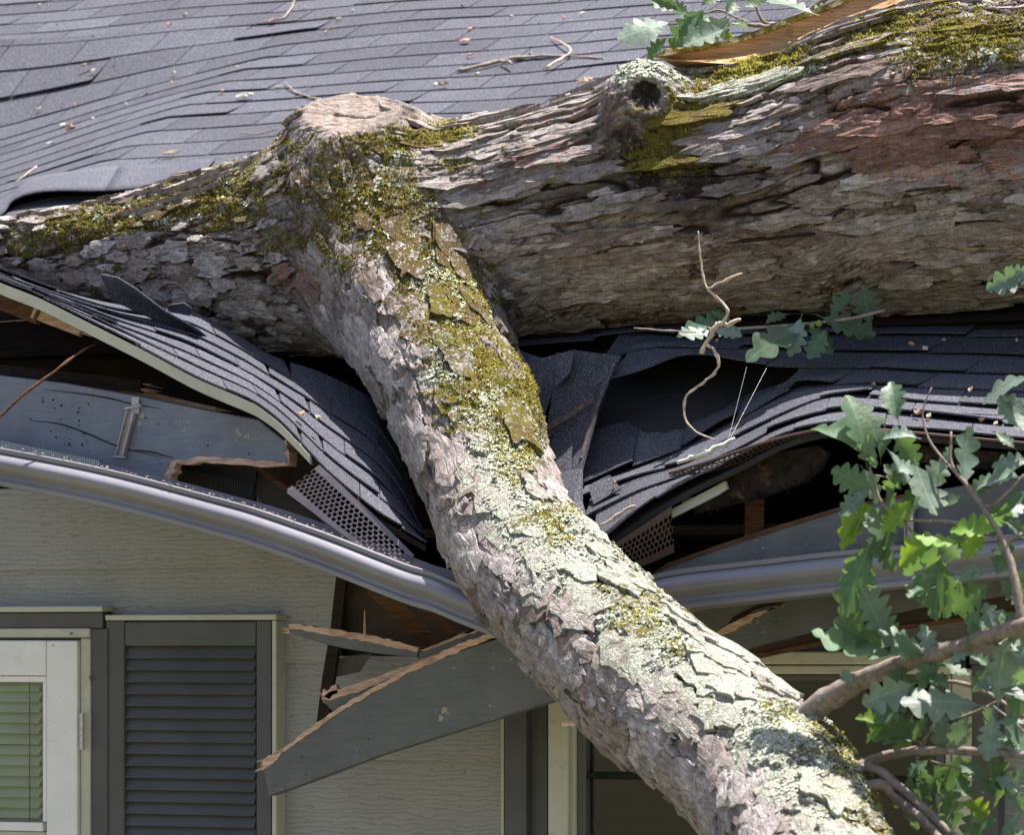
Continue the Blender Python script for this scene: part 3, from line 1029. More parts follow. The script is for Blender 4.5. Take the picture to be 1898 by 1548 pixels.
mb = MB(); v = []; xs = np.linspace(-420, 770, 40); fT = interp_curve(E0, T0, 1.03, -.50, -.10)
for q in xs:
    p = fT(q) + np.array([0, 0, -.03])
    v += [p, p + np.array([0, .48, -.03]), p + np.array([0, .48, -.045]), p + np.array([0, 0, -.016])]
f = []
for i in range(len(xs)-1):
    for k in range(4):
        k2 = (k+1) % 4
        f.append((4*i+k, 4*i+k2, 4*i+4+k2, 4*i+4+k))
mb.add(v, f); mb.obj("roof_deck", M['darkwood'], house)  # added sheet, shuts light out from above so the void stays dark
slab([(-430,330),(-150,440),(0,480),(200,540),(400,590),(640,700),(735,830),(640,860),(400,800),(-150,740),(-430,690)], .40, .012, 'dark_backing_sheet', M['darkwood'], house)  # added dark sheet behind the flap, makes the void read black
# perforated guard strips -------------------------------------------------
def guard(A, B, ya, yb, nlen, nwid, mat, name, margin=.0, hole=.46):
    """perforated sheet metal between two pixel polylines (same length), diamond holes are real"""
    A = catmull([list(P(a, b, ya)) for a, b in A], 8); B = catmull([list(P(a, b, yb)) for a, b in B], 8)
    def at(u, w):
        i = u*(len(A)-1); i0 = min(int(i), len(A)-2); t = i - i0
        a = A[i0]*(1-t)+A[i0+1]*t; b = B[i0]*(1-t)+B[i0+1]*t
        return a*(1-w)+b*w
    mb = MB()
    w0, w1 = margin, 1-margin
    if margin > 0:
        for (p, q) in ((0, w0), (w1, 1)):
            for i in range(nlen):
                mb.add([at(i/nlen,p), at((i+1)/nlen,p), at((i+1)/nlen,q), at(i/nlen,q)], [(0,1,2,3)])
    for j in range(nwid):
        sh = .5/nlen if j % 2 else 0
        for i in range(nlen):
            u0, u1 = i/nlen + sh, min(1, (i+1)/nlen + sh)
            if u1 - u0 < .9/nlen: continue
            a, b = w0+(w1-w0)*j/nwid, w0+(w1-w0)*(j+1)/nwid
            uc, wc = (u0+u1)/2, (a+b)/2
            du, dw = (u1-u0)*hole, (b-a)*(hole+.06)
            v = [at(u0,a), at(u1,a), at(u1,b), at(u0,b), at(uc,wc-dw), at(uc+du,wc), at(uc,wc+dw), at(uc-du,wc)]
            mb.add(v, [(0,1,4),(1,5,4),(1,2,5),(2,6,5),(2,3,6),(3,7,6),(3,0,7),(0,4,7)])
    return mb.obj(name, mat, house, solid=.0012)
o = guard([(592,862),(640,906),(700,962),(768,1030)], [(532,908),(585,955),(650,1008),(735,1062)], -.50, -.53, 22, 6, M['guard'], "gutter_guard", .16)
o["label"] = "mauve perforated guard strip torn loose above the bent gutter"
timber((534,910),(742,1066), -.535,-.545, 9, M['guard'], "guard_flange", .012)
o = guard([(1135,1010),(1190,975),(1245,938)], [(1150,1062),(1200,1046),(1250,1024)], -.50, -.47, 13, 5, M['guardbrown'], "gutter_guard", .16)
o["label"] = "brown perforated guard strip tucked behind the limb"
o = guard([(1248,876),(1330,850),(1425,818),(1520,797),(1600,793),(1700,800),(1860,815)], [(1240,884),(1330,872),(1425,838),(1520,812),(1600,806),(1700,812),(1860,826)], -.50, -.47, 58, 3, M['guardbrown'], "gutter_guard", .12)
o["label"] = "long brown perforated guard under the lifted right eave"
mb = MB()
pts = catmull([list(P(a,b,-.512)) for a,b in [(1240,878),(1330,850),(1425,818),(1520,797),(1600,795),(1700,803),(1860,818),(2060,832),(2600,846)]], 6)
mb.tube(pts, [.0035]*len(pts), 6); mb.obj("guard_rim", M['guardbrown'], house, smooth=True)

# matted black filter hanging under the right eave
def fuzzy(poly, y, name, fuzz, seedv):
    r = random.Random(seedv)
    n = len(poly)
    front = [P(a, b, y) for a, b in poly]
    back = [p + np.array([0, .02, .0]) for p in front]
    mb = MB()
    fs = [tuple(range(n)), tuple(range(2*n-1, n-1, -1))] + [((i+1)%n, i, n+i, n+(i+1)%n) for i in range(n)]
    mb.add(front + back, fs)
    for i in fuzz:
        a, b = poly[i], poly[(i+1) % n]
        L = math.hypot(b[0]-a[0], b[1]-a[1])
        for q in range(int(L/1.6)):
            t = r.random(); d = r.uniform(0, 10)
            px, py = a[0]+(b[0]-a[0])*t, a[1]+(b[1]-a[1])*t - r.uniform(0, 12)
            c = P(px, py, y - .001)
            e = P(px + r.uniform(-6,6), py + r.uniform(4,16), y - r.uniform(.0,.012))
            mb.tube([c, e], [.0009, .0003], 3, cap=False)
    o = mb.obj(name, M['felt'], house)
    return o
fuzzy([(1340,872),(1430,842),(1515,826),(1534,838),(1520,868),(1490,893),(1440,912),(1380,930),(1286,952),(1284,920)], -.44, "filter_strip", [4,5,6,7,8,9], 1)
fuzzy([(1690,824),(1780,832),(1900,842),(2040,850),(2040,880),(1900,872),(1840,872),(1760,862),(1690,856)], -.44, "filter_strip", [4,5,6,7,8], 2)
slab([(1238,948),(1344,892),(1348,906),(1330,918),(1246,960)], -.46, .01, "guard_flange", M['dripedge'], house)
slab([(1262,930),(1346,888),(1400,862),(1470,836),(1475,842),(1400,874),(1340,902),(1270,938)], -.43, .01, "drip_edge", M['dripedge'], house)

# ------------------------------------------------------------------ right side, crushed courses
r0 = curve_fn([(1100,1012),(1126,999),(1190,950),(1270,900),(1360,857),(1447,812),(1528,790),(1600,787),(1696,797),(1800,806),(1898,814),(2060,824),(2620,838)], -.50)
r1 = curve_fn([(1085,965),(1100,956),(1180,915),(1270,881),(1370,835),(1440,797),(1528,768),(1600,762),(1696,772),(1777,781),(1898,792),(2060,800),(2620,814)], -.40)
r2 = curve_fn([(1070,935),(1090,925),(1180,887),(1270,860),(1360,815),(1450,770),(1530,738),(1600,737),(1696,746),(1777,752),(1898,762),(2060,770),(2620,784)], -.30)
r3 = curve_fn([(1050,915),(1070,905),(1170,872),(1270,832),(1350,790),(1438,742),(1500,720),(1600,713),(1696,719),(1831,724),(1898,728),(2060,733),(2620,747)], -.20)
r4 = curve_fn([(1100,735),(1129,719),(1200,698),(1278,678),(1360,679),(1480,684),(1612,685),(1730,692),(1898,697),(2060,702),(2620,716)], -.11)
r4low = curve_fn([(1092,800,-.09),(1129,782,-.07),(1200,770,-.03),(1278,760,-.01),(1360,742,-.02),(1440,714,-.06),(1500,696,-.10),(1560,690,-.11)])
r5 = curve_fn([(1100,690),(1142,662),(1190,650),(1258,647),(1393,649),(1528,654),(1784,659),(1898,664),(2060,668),(2620,682)], -.01)
r6 = curve_fn([(930,655),(1050,640),(1190,625),(1270,628),(1400,625),(1628,625),(1898,627),(2060,630),(2620,626)], .09)
r7 = curve_fn([(930,615),(1190,602),(1400,594),(1628,592),(1898,590),(2060,590),(2620,586)], .19)
r8 = curve_fn([(930,570),(1190,565),(1400,562),(1628,560),(1898,558),(2060,556),(2620,552)], .29)
r9 = curve_fn([(930,530),(2060,524),(2620,520)], .40)
rng = random.Random(21)
def course(fL, fU, cuts, slant, curls=None, lifts=None):
    for i in range(len(cuts)-1):
        tab(fL, fU, cuts[i], cuts[i+1], slant, "shingle", house, M['shingle'], gap=1.0, nu=9, nv=3,
            lift=.003 + rng.uniform(0,.002) + (lifts or {}).get(i, 0), curl=(curls or {}).get(i, rng.choice([0,.001,.004])), jig=rng.uniform(-.002,.002), rag=((rng.uniform(-.002,.012), rng.uniform(-.002,.012)) if cuts[i] < 1700 else (rng.uniform(0,.003), rng.uniform(0,.003))))
course(r0, r1, [1100,1215,1340,1470,1640,1800,1960,2050,2200,2370,2540], 4)
course(r1, r2, [1085,1160,1290,1420,1530,1690,1860,2040,2200,2370,2540], 8)
course(r2, r3, [1070,1230,1370,1518,1610,1777,1940,2050,2200,2370,2540], 14, curls={3:.006})
course(r3, r4, [1440,1545,1700,1870,2040,2200,2370,2540], 40, curls={0:.012})
for c0_, c1_ in ((1060,1172),(1172,1262),(1262,1362),(1362,1462)):
    tab(r3, r4low, c0_, c1_, 16, "shingle", house, M['shingle'], gap=1.0, nu=9, nv=3, under=.02 + rng.uniform(-.12,.10), lift=.004, curl=rng.uniform(0,.012), jig=rng.uniform(-.006,.006))
course(r4, r5, [1122,1258,1420,1612,1790,1960,2050], 40, curls={0:.014,1:.012})
course(r5, r6, [1100,1215,1370,1528,1720,1880,2040,2200,2370,2540], 40)
course(r6, r7, [940,1100,1250,1400,1560,1628,1790,1960,2050,2200,2370,2540], 36)
course(r7, r8, [940,1150,1330,1500,1700,1866,2040,2200,2370,2540], 36)
course(r8, r9, [940,1150,1330,1500,1640,1790,1960,2040,2200,2370,2540], 36)
# crushed facets beside the limb
def facet(poly, name="shingle", th=.005, mat='shingle'):
    pts = [P(a, b, y) for a, b, y in poly]
    n = len(pts)
    nn = np.cross(pts[1]-pts[0], pts[2]-pts[0]); nn /= np.linalg.norm(nn)
    if nn @ FWD > 0: nn = -nn
    c = sum(pts)/n
    v = pts + [c] + [p - nn*th for p in pts] + [c - nn*th]
    f = []
    for i in range(n):
        j = (i+1) % n
        f += [(i, j, n), (n+1+j, n+1+i, 2*n+1), (i, j, n+1+j, n+1+i)]
    o = mesh_obj(name, v, f, M[mat], house)
    return o
facet([(940,640,.04),(1004,664,-.06),(975,720,-.12),(930,700,-.08)])
facet([(1004,664,-.06),(1062,648,-.05),(1022,735,-.10),(995,800,-.14),(970,730,-.11)])
facet([(1060,648,-.06),(1150,660,-.10),(1122,716,-.12),(1100,760,-.14),(1010,812,-.15),(1024,730,-.11)])
facet([(1006,830,-.17),(1090,790,-.16),(1070,880,-.24),(1062,930,-.29),(1020,900,-.22)])
facet([(1000,806,-.16),(1104,752,-.14),(1096,800,-.17),(1012,840,-.17)])
facet([(1020,880,-.24),(1078,868,-.26),(1078,930,-.32),(1100,1010,-.46),(1040,960,-.34)])
facet([(930,690,-.02),(1010,790,-.10),(1060,960,-.30),(960,960,-.25)])
facet([(1122,672,-.125),(1143,668,-.128),(1130,700,-.135),(1108,762,-.16),(1076,880,-.26),(1062,890,-.255),(1098,770,-.155)], "shingle_crease")
facet([(1118,714,-.140),(1126,716,-.141),(1106,766,-.166),(1094,808,-.19),(1080,850,-.235),(1074,848,-.235),(1086,806,-.19),(1100,762,-.164)], "rust_streak", .002, 'ruststain')
facet([(1012,790,-.165),(1050,768,-.158),(1100,736,-.150),(1101,742,-.152),(1054,776,-.162),(1016,798,-.17)], "rust_streak", .002, 'ruststain')
facet([(1098,720,-.145),(1112,686,-.13),(1126,676,-.135),(1128,690,-.14),(1116,706,-.145)], "shingle_scrap", .004)
facet([(965,668,-.10),(1006,700,-.13),(1000,742,-.15),(972,730,-.14)], "shingle", .004)
facet([(1030,655,-.085),(1064,652,-.09),(1056,690,-.12),(1030,716,-.13)], "shingle", .004)
facet([(1090,900,-.31),(1130,880,-.31),(1150,905,-.37),(1100,935,-.37)], "shingle", .004)
facet([(1022,846,-.21),(1060,822,-.2),(1056,876,-.25),(1034,888,-.25)], "shingle", .004)
# underlay below the crushed side
mb = MB(); v = []; xs = np.linspace(1060, 2600, 46)
lay = [(r0,-.012),(r1,-.014),(r2,-.016),(r3,-.02),(r5,-.10),(r7,-.05),(r9,-.02)]
for a in xs:
    for fn, dz in lay:
        v.append(fn(a) + np.array([0, .01, dz]))
n = len(lay); f = [(i*n+k, (i+1)*n+k, (i+1)*n+k+1, i*n+k+1) for i in range(len(xs)-1) for k in range(n-1)]
mb.add(v, f); mb.obj("roof_deck", M['netting'], house, solid=.012)

# ------------------------------------------------------------------ opening below the gutter, hanging soffit sheet
slab([(622,1062),(700,1085),(900,1140),(860,1180),(800,1196),(740,1235),(640,1262),(610,1262)], .055, .01, "dark_backing_sheet", M['brownpanel'], house)
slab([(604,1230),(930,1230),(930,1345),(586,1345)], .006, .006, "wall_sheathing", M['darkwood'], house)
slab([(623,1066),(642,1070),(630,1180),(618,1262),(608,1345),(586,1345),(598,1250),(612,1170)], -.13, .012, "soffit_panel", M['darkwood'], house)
guard([(626,1222),(650,1216),(690,1212)], [(622,1256),(650,1250),(668,1246)], -.10, -.10, 26, 10, M['screen'], "insect_screen", 0, .30)

# ------------------------------------------------------------------ broken boards (loose things)
def plank(poly, y, th, mat, label, edge=None, edgey=.003):
    o = slab(poly, y, th, "broken_board", mat, None, bev=.0015)
    tag(o, label, "board", "broken boards hanging under the eave")
    for e in (edge or []):
        slab(e, y - edgey, min(th*.8, .02), "split_edge", M['rawwood'], o)
    return o
plank([(486,1412),(522,1395),(526,1388),(640,1312),(760,1246),(860,1205),(935,1180),(1010,1240),(1034,1297),(1000,1308),(860,1352),(700,1402),(600,1440),(498,1477),(492,1445)], -.34, .036, M['fasciadark'],
      "long wide grey board hanging at a slant below the limb",
      [[(520,1390),(528,1384),(640,1304),(760,1237),(860,1190),(925,1170),(928,1178),(862,1203),(762,1246),(640,1314),(526,1394)],
       [(486,1410),(500,1401),(522,1394),(514,1410),(504,1416),(492,1424),(488,1428)]])
plank([(533,1163),(545,1159),(640,1172),(720,1188),(776,1203),(774,1220),(700,1212),(640,1203),(600,1194),(536,1174)], -.30, .02, M['fasciadark'],
      "narrow grey splinter of board pointing left above the long one",
      [[(533,1160),(548,1157),(640,1170),(720,1186),(776,1202),(772,1209),(716,1197),(640,1183),(560,1168),(540,1166)]])
plank([(598,1298),(660,1280),(725,1254),(800,1225),(880,1192),(884,1202),(810,1238),(740,1268),(680,1290),(622,1326),(604,1306)], -.315, .02, M['fasciadark'],
      "short grey board wedge with a frayed end on top of the long one",
      [[(598,1298),(606,1285),(660,1268),(725,1246),(800,1215),(850,1196),(852,1204),(800,1226),(727,1258),(660,1284),(612,1300)],
       [(596,1292),(598,1276),(608,1283),(612,1274),(624,1270),(626,1284),(616,1288),(612,1296)]])
plank([(776,1210),(800,1200),(850,1182),(900,1166),(925,1164),(915,1180),(850,1204),(800,1224),(776,1226)], -.30, .02, M['fasciadark'],
      "stub of grey board wedged between the splinter and the limb",
      [[(776,1208),(800,1197),(850,1178),(905,1163),(905,1167),(850,1184),(800,1204)]])
mb = MB(); mb.tube([P(676,1180,-.31), P(676,1131,-.31)], [.004,.0006], 5); o = mb.obj("wood_splinter", M['rawwood'])
tag(o, "upright pale splinter of wood standing on the narrow board", "splinter")

def splinters(spots, parent, seedv):
    r = random.Random(seedv)
    for (px, py, y, dx, dy, n_, sp) in spots:
        for q in range(n_):
            x0, y0 = px + r.uniform(-sp,sp)*abs(dy)/(abs(dx)+abs(dy)), py + r.uniform(-sp,sp)*abs(dx)/(abs(dx)+abs(dy))
            k = r.uniform(.35,1.2)
            mb = MB()
            p0 = P(x0, y0, y + r.uniform(0,.02)); p1 = P(x0 + dx*k + r.uniform(-3,3), y0 + dy*k + r.uniform(-3,3), y + r.uniform(-.01,.015))
            w_ = r.uniform(.0012,.0034)
            mb.tube([p0 - (p1-p0)*.5, p0, p1], [w_, w_, .0003], 4)
            mb.obj("wood_splinter", M['rawwood'], parent)
BB = [o for o in bpy.data.objects if o.name.startswith("broken_board")]
splinters([(490,1418,-.335,-14,6,7,12), (527,1391,-.335,-18,8,5,5)], BB[0], 1)
splinters([(536,1166,-.295,-16,0,6,6)], BB[1], 2)
splinters([(602,1296,-.31,-10,-12,7,10), (640,1285,-.31,-22,10,3,5)], BB[2], 3)
splinters([(905,1166,-.30,24,-8,5,6)], BB[3], 4)
splinters([(312,880,-.43,-6,14,7,10), (330,855,-.43,-14,6,5,5), (534,850,-.43,8,2,7,14), (430,855,-.43,-30,-1,4,3), (480,860,-.43,30,3,3,3)], house, 5)
splinters([(150,612,-.36,30,10,5,8), (260,716,-.30,40,8,4,8), (400,760,-.26,30,6,3,6), (850,1182,-.2,-20,20,4,8), (1330,1178,-.30,-20,8,4,6)], house, 6)
r_ = random.Random(12); mb = MB()
gl = catmull([(0,829),(200,869),(400,921),(480,944),(600,986),(700,1025),(758,1047)], 8)
for q in range(260):
    a_ = r_.uniform(-5, 758); b_ = np.interp(a_, gl[:,0], gl[:,1])
    c = P(a_, b_ - r_.uniform(-2,5), -.585 - a_/758*.022 + r_.uniform(.0,.05)); s_ = r_.uniform(.0010,.0038)
    ax_ = np.array([r_.uniform(-1,1), r_.uniform(-1,1), r_.uniform(-.3,.3)])
    mb.tube([c - ax_*s_, c + ax_*s_*1.3], [s_*.5, s_*.3], 4)
o = mb.obj("gutter_litter", M['twig'], house); o["kind"] = "stuff"

# ================================================================== the fallen tree
# ---- noise helpers on arrays
def _h(ix, iy, iz, seed):
    h = (ix.astype(np.int64)*374761393 + iy.astype(np.int64)*668265263 + iz.astype(np.int64)*2147483647 + seed*974634777) & 0xFFFFFFFF
    h = ((h ^ (h >> 13)) * 1274126177) & 0xFFFFFFFF
    h = ((h ^ (h >> 16)) * 2246822519) & 0xFFFFFFFF
    h = h ^ (h >> 15)
    return (h & 0xFFFFFF).astype(np.float32) / 16777215.0
def vn3(x, y, z, seed=0):
    ix, iy, iz = np.floor(x), np.floor(y), np.floor(z)
    fx, fy, fz = x-ix, y-iy, z-iz
    fx, fy, fz = fx*fx*(3-2*fx), fy*fy*(3-2*fy), fz*fz*(3-2*fz)
    r = 0
    for dx in (0,1):
        wx = fx if dx else 1-fx
        for dy in (0,1):
            wy = fy if dy else 1-fy
            for dz in (0,1):
                wz = fz if dz else 1-fz
                r = r + wx*wy*wz*_h(ix+dx, iy+dy, iz+dz, seed)
    return r
def vn2(x, y, seed=0):
    ix, iy = np.floor(x), np.floor(y)
    fx, fy = x-ix, y-iy
    fx, fy = fx*fx*(3-2*fx), fy*fy*(3-2*fy)
    z = np.zeros_like(ix)
    return ((1-fx)*(1-fy)*_h(ix,iy,z,seed) + fx*(1-fy)*_h(ix+1,iy,z,seed) + (1-fx)*fy*_h(ix,iy+1,z,seed) + fx*fy*_h(ix+1,iy+1,z,seed))
def fbm2(x, y, seed=0, o=3):
    r = 0; a = .5; s = 0
    for k in range(o):
        r = r + a*vn2(x*2**k, y*2**k, seed+k*17); s += a; a *= .5
    return r/s - .5
def fbm3(p, f, seed=0, o=3):
    r = 0; a = .5; s = 0
    for k in range(o):
        q = p*(f*2**k); r = r + a*vn3(q[:,0], q[:,1], q[:,2], seed+k*31); s += a; a *= .5
    return r/s - .5
def voro2(x, y, seed=0, jit=.9):
    ix, iy = np.floor(x), np.floor(y)
    z = np.zeros_like(ix)
    f1 = np.full(x.shape, 9., np.float32); f2 = f1.copy()
    cid = np.zeros(x.shape, np.float32); ox = cid.copy(); oy = cid.copy()
    for dx in (-1,0,1):
        for dy in (-1,0,1):
            cx, cy = ix+dx, iy+dy
            jx = cx + .5 + jit*(_h(cx,cy,z,seed)-.5); jy = cy + .5 + jit*(_h(cx,cy,z,seed+5)-.5)
            ex, ey = x-jx, y-jy
            d = np.sqrt(ex*ex+ey*ey)
            closer = d < f1
            f2 = np.where(closer, f1, np.minimum(f2, d))
            f1 = np.where(closer, d, f1)
            cid = np.where(closer, _h(cx,cy,z,seed+11), cid)
            ox = np.where(closer, ex, ox); oy = np.where(closer, ey, oy)
    return f1, f2, cid, ox, oy
def sst(a, b, x):
    t = np.clip((x-a)/(b-a), 0, 1); return t*t*(3-2*t)

# ---- the wood's shape: chains of tapered segments blended together
def chain(rows, n=5):
    """rows: px, py, depth, radius in photograph pixels"""
    pts = []
    for a, b, y, r in rows:
        pts.append([*P(a, b, y), r*MPP(a, y)])
    return catmull(pts, n)
C_MAIN = chain([(2230,255,.22,300),(2050,262,.22,300),(1898,272,.22,296),(1700,296,.21,285),(1500,334,.21,243),(1300,364,.22,232),(1130,390,.22,222),(950,424,.23,208),
                (800,445,.22,203),(650,458,.20,200),(500,466,.18,180),(350,468,.16,140),(200,468,.14,98),(100,468,.13,80),(0,468,.12,68),(-150,474,.12,60),(-300,480,.12,56)], 4)
C_LIMB = chain([(690,440,.16,182),(752,540,.03,160),(803,645,-.09,140),(862,760,-.22,134),(905,885,-.38,122),(952,1000,-.55,124),(1042,1108,-.75,131),(1188,1254,-1.0,143),
                (1345,1380,-1.22,150),(1455,1476,-1.40,152),(1496,1568,-1.55,150),(1540,1700,-1.75,152),(1600,1860,-2.0,155)], 4)
C_STUB = chain([(650,410,.16,165),(648,310,.12,132),(648,222,.07,100)], 3)
def seg_d(p, C):
    """distance to a chain, arc length there and the local axis"""
    best = np.full(len(p), 1e9, np.float32); s_at = np.zeros(len(p), np.float32); seg = np.zeros(len(p), np.int32)
    acc = 0.0
    for i in range(len(C)-1):
        a, b = C[i,:3].astype(np.float32), C[i+1,:3].astype(np.float32)
        ab = b-a; L = float(np.linalg.norm(ab))
        t = np.clip(((p-a) @ ab)/(L*L), 0, 1)
        q = p - a - t[:,None]*ab
        d = np.sqrt((q*q).sum(1)) - (C[i,3] + (C[i+1,3]-C[i,3])*t)
        m = d < best
        best = np.where(m, d, best); s_at = np.where(m, acc + t*L, s_at); seg = np.where(m, i, seg)
        acc += L
    return best, s_at, seg
def smin(a, b, k):
    h = np.clip(.5 + .5*(b-a)/k, 0, 1)
    return b + (a-b)*h - k*h*(1-h)
KN = P(1192, 200, .02); KN_R = 90*MPP(1192, .02)
HO = P(1199, 168, -.085); HO_R = 30*MPP(1199, -.085)
KB = P(905, 692, -.245); KB_R = 27*MPP(905, -.25)
STUB_C = P(648, 214, .06)
STUB_N = np.array(.10*RGT + .84*UPV - .53*FWD); STUB_N /= np.linalg.norm(STUB_N)
def sdf(p):
    d = seg_d(p, C_MAIN)[0]
    d = smin(d, seg_d(p, C_LIMB)[0], .10)
    ds = seg_d(p, C_STUB)[0]
    ds = -smin(-ds, -((p - STUB_C.astype(np.float32)) @ STUB_N.astype(np.float32)), .035)
    d = smin(d, ds, .11)
    d = smin(d, np.linalg.norm(p-KN.astype(np.float32), axis=1) - KN_R, .05)
    d = smin(d, np.linalg.norm(p-KB.astype(np.float32), axis=1) - KB_R, .02)
    hole = np.linalg.norm((p-HO.astype(np.float32)), axis=1) - HO_R
    d = np.maximum(d, -hole)
    return d.astype(np.float32)

def surface(h=.0075):
    pts = np.vstack([C_MAIN, C_LIMB, C_STUB])
    lo = (pts[:,:3] - pts[:,3:4]).min(0) - .12; hi = (pts[:,:3] + pts[:,3:4]).max(0) + .12
    lo[0] = max(lo[0], P(-260,470,.15)[0])
    B = 8
    nb = np.ceil((hi-lo)/(h*B)).astype(int)
    bi = np.stack(np.meshgrid(*[np.arange(k) for k in nb], indexing='ij'), -1).reshape(-1,3)
    cen = (lo + (bi + .5)*h*B).astype(np.float32)
    act = bi[np.abs(sdf(cen)) < h*B*.5*1.8 + .03]
    N = nb*B + 1
    D = np.full(N, np.nan, np.float32)
    o = np.stack(np.meshgrid(*[np.arange(B+1)]*3, indexing='ij'), -1).reshape(-1,3)
    for c0 in range(0, len(act), 600):
        ii = (act[c0:c0+600,None,:]*B + o[None]).reshape(-1,3)
        D[ii[:,0],ii[:,1],ii[:,2]] = sdf((lo + ii*h).astype(np.float32))
    # surface nets
    neg = D < 0
    ok = ~np.isnan(D)
    s = lambda A, i, j, k: A[i:N[0]-1+i, j:N[1]-1+j, k:N[2]-1+k]
    cnt = np.zeros((N[0]-1,N[1]-1,N[2]-1), np.int8); allok = np.ones_like(cnt, bool)
    for i in (0,1):
        for j in (0,1):
            for k in (0,1):
                cnt += s(neg,i,j,k); allok &= s(ok,i,j,k)
    cells = np.argwhere((cnt > 0) & (cnt < 8) & allok)
    cid = np.full(cnt.shape, -1, np.int32)
    cid[cells[:,0],cells[:,1],cells[:,2]] = np.arange(len(cells))
    acc = np.zeros((len(cells),3)); num = np.zeros(len(cells))
    corner = [(i,j,k) for i in (0,1) for j in (0,1) for k in (0,1)]
    for a in range(8):
        for b in range(a+1,8):
            ca, cb = np.array(corner[a]), np.array(corner[b])
            if abs(ca-cb).sum() != 1: continue
            da = D[tuple((cells+ca).T)]; db = D[tuple((cells+cb).T)]
            m = (da < 0) != (db < 0)
            t = np.where(m, da/np.where(m, da-db, 1), 0)
            acc[m] += (ca + t[:,None]*(cb-ca))[m]; num[m] += 1
    V = lo + (cells + acc/num[:,None])*h
    F = []
    for ax in range(3):
        e = np.zeros(3,int); e[ax] = 1
        u = np.zeros(3,int); u[(ax+1)%3] = 1
        w = np.zeros(3,int); w[(ax+2)%3] = 1
        sl0 = D[:N[0]-e[0],:N[1]-e[1],:N[2]-e[2]]; sl1 = D[e[0]:,e[1]:,e[2]:]
        idx = np.argwhere((sl0 < 0) != (sl1 < 0))
        dv = sl0[tuple(idx.T)]
        good = (idx[:,(ax+1)%3] > 0) & (idx[:,(ax+2)%3] > 0) & ~np.isnan(dv) & ~np.isnan(sl1[tuple(idx.T)])
        good &= np.all(idx < np.array(cnt.shape), axis=1)
        idx, dv = idx[good], dv[good]
        q = np.stack([cid[tuple((idx-u-w).T)], cid[tuple((idx-w).T)], cid[tuple(idx.T)], cid[tuple((idx-u).T)]], 1)
        g = (q >= 0).all(1); q, dv = q[g], dv[g]
        flip = dv > 0
        q[flip] = q[flip][:, ::-1]
        F.append(q)
    return V, np.vstack(F)

def laplace(V, F, it, lam=.5):
    e = np.vstack([F[:,[0,1]], F[:,[1,2]], F[:,[2,3]], F[:,[3,0]]])
    e = np.unique(np.sort(e, 1), axis=0)
    n = len(V)
    deg = np.bincount(e.ravel(), minlength=n).astype(float); deg[deg == 0] = 1
    for _ in range(it):
        S = np.empty_like(V)
        for k in range(3):
            S[:,k] = np.bincount(e[:,0], V[e[:,1],k], n) + np.bincount(e[:,1], V[e[:,0],k], n)
        V = V + lam*(S/deg[:,None] - V)
    return V
def subdivide(V, F):
    e = np.stack([F[:,[0,1]], F[:,[1,2]], F[:,[2,3]], F[:,[3,0]]], 1).reshape(-1,2)
    key = np.sort(e, 1)
    code = key[:,0].astype(np.int64)*len(V) + key[:,1]
    u, inv = np.unique(code, return_inverse=True)
    ea, eb = u // len(V), u % len(V)
    n = len(V)
    V2 = np.vstack([V, (V[ea]+V[eb])/2, V[F].mean(1)])
    em = (n + inv).reshape(-1,4)
    fc = n + len(u) + np.arange(len(F))
    F2 = np.stack([np.stack([F[:,i], em[:,i], fc, em[:,(i-1)%4]], 1) for i in range(4)], 1).reshape(-1,4)
    return V2, F2
def normals(V, F):
    a = V[F[:,2]]-V[F[:,0]]; b = V[F[:,3]]-V[F[:,1]]
    fn = np.cross(a, b)
    N = np.zeros_like(V)
    for k in range(3):
        N[:,k] = sum(np.bincount(F[:,c], fn[:,k], len(V)) for c in range(4))
    return N/(np.linalg.norm(N, axis=1)[:,None] + 1e-12)

V, F = surface(.0095)
V = laplace(V, F, 3)
# inside faces hidden in the far lower back are kept: the wood is one closed body
V, F = subdivide(V, F)
V = laplace(V, F, 2)
def halve_front(V, F):
    """finer faces on the side that faces the yard, coarser ones on the roof side and beyond the frame"""
    N0 = normals(V, F); c = V[F].mean(1); n = N0[F].mean(1)
    r = c - CAM; dd = r @ FWD
    x_, y_ = PW/2 + FPX*(r @ RGT)/dd, EYE_ROW - FPX*r[:,2]/dd
    m = (-(n*r).sum(1)/np.linalg.norm(r,axis=1) > -.30) & (x_ > -80) & (x_ < PW+80) & (y_ > -80) & (y_ < PH+80)
    used = np.unique(F[m]); mp = np.full(len(V), -1); mp[used] = np.arange(len(used))
    Va, Fa = subdivide(V[used], mp[F[m]])
    back = np.unique(F[~m]); mb_ = np.full(len(V), -1); mb_[back] = np.arange(len(back)) + len(Va)
    nn_ = np.vstack([np.zeros((0,3)), normals_sub(V, F, used, mp[F[m]], N0), N0[back]])
    return np.vstack([Va, V[back]]), np.vstack([Fa, mb_[F[~m]]]), nn_
def normals_sub(V, F, used, Fs, N0):
    A, _ = subdivide(N0[used], Fs)
    return A/(np.linalg.norm(A, axis=1)[:,None] + 1e-12)
Nn = normals(V, F)
if (Nn * (V - V.mean(0))).sum() < 0:
    F = F[:, ::-1].copy()
V, F, Nn = halve_front(V, F)
Vf = V.astype(np.float32)

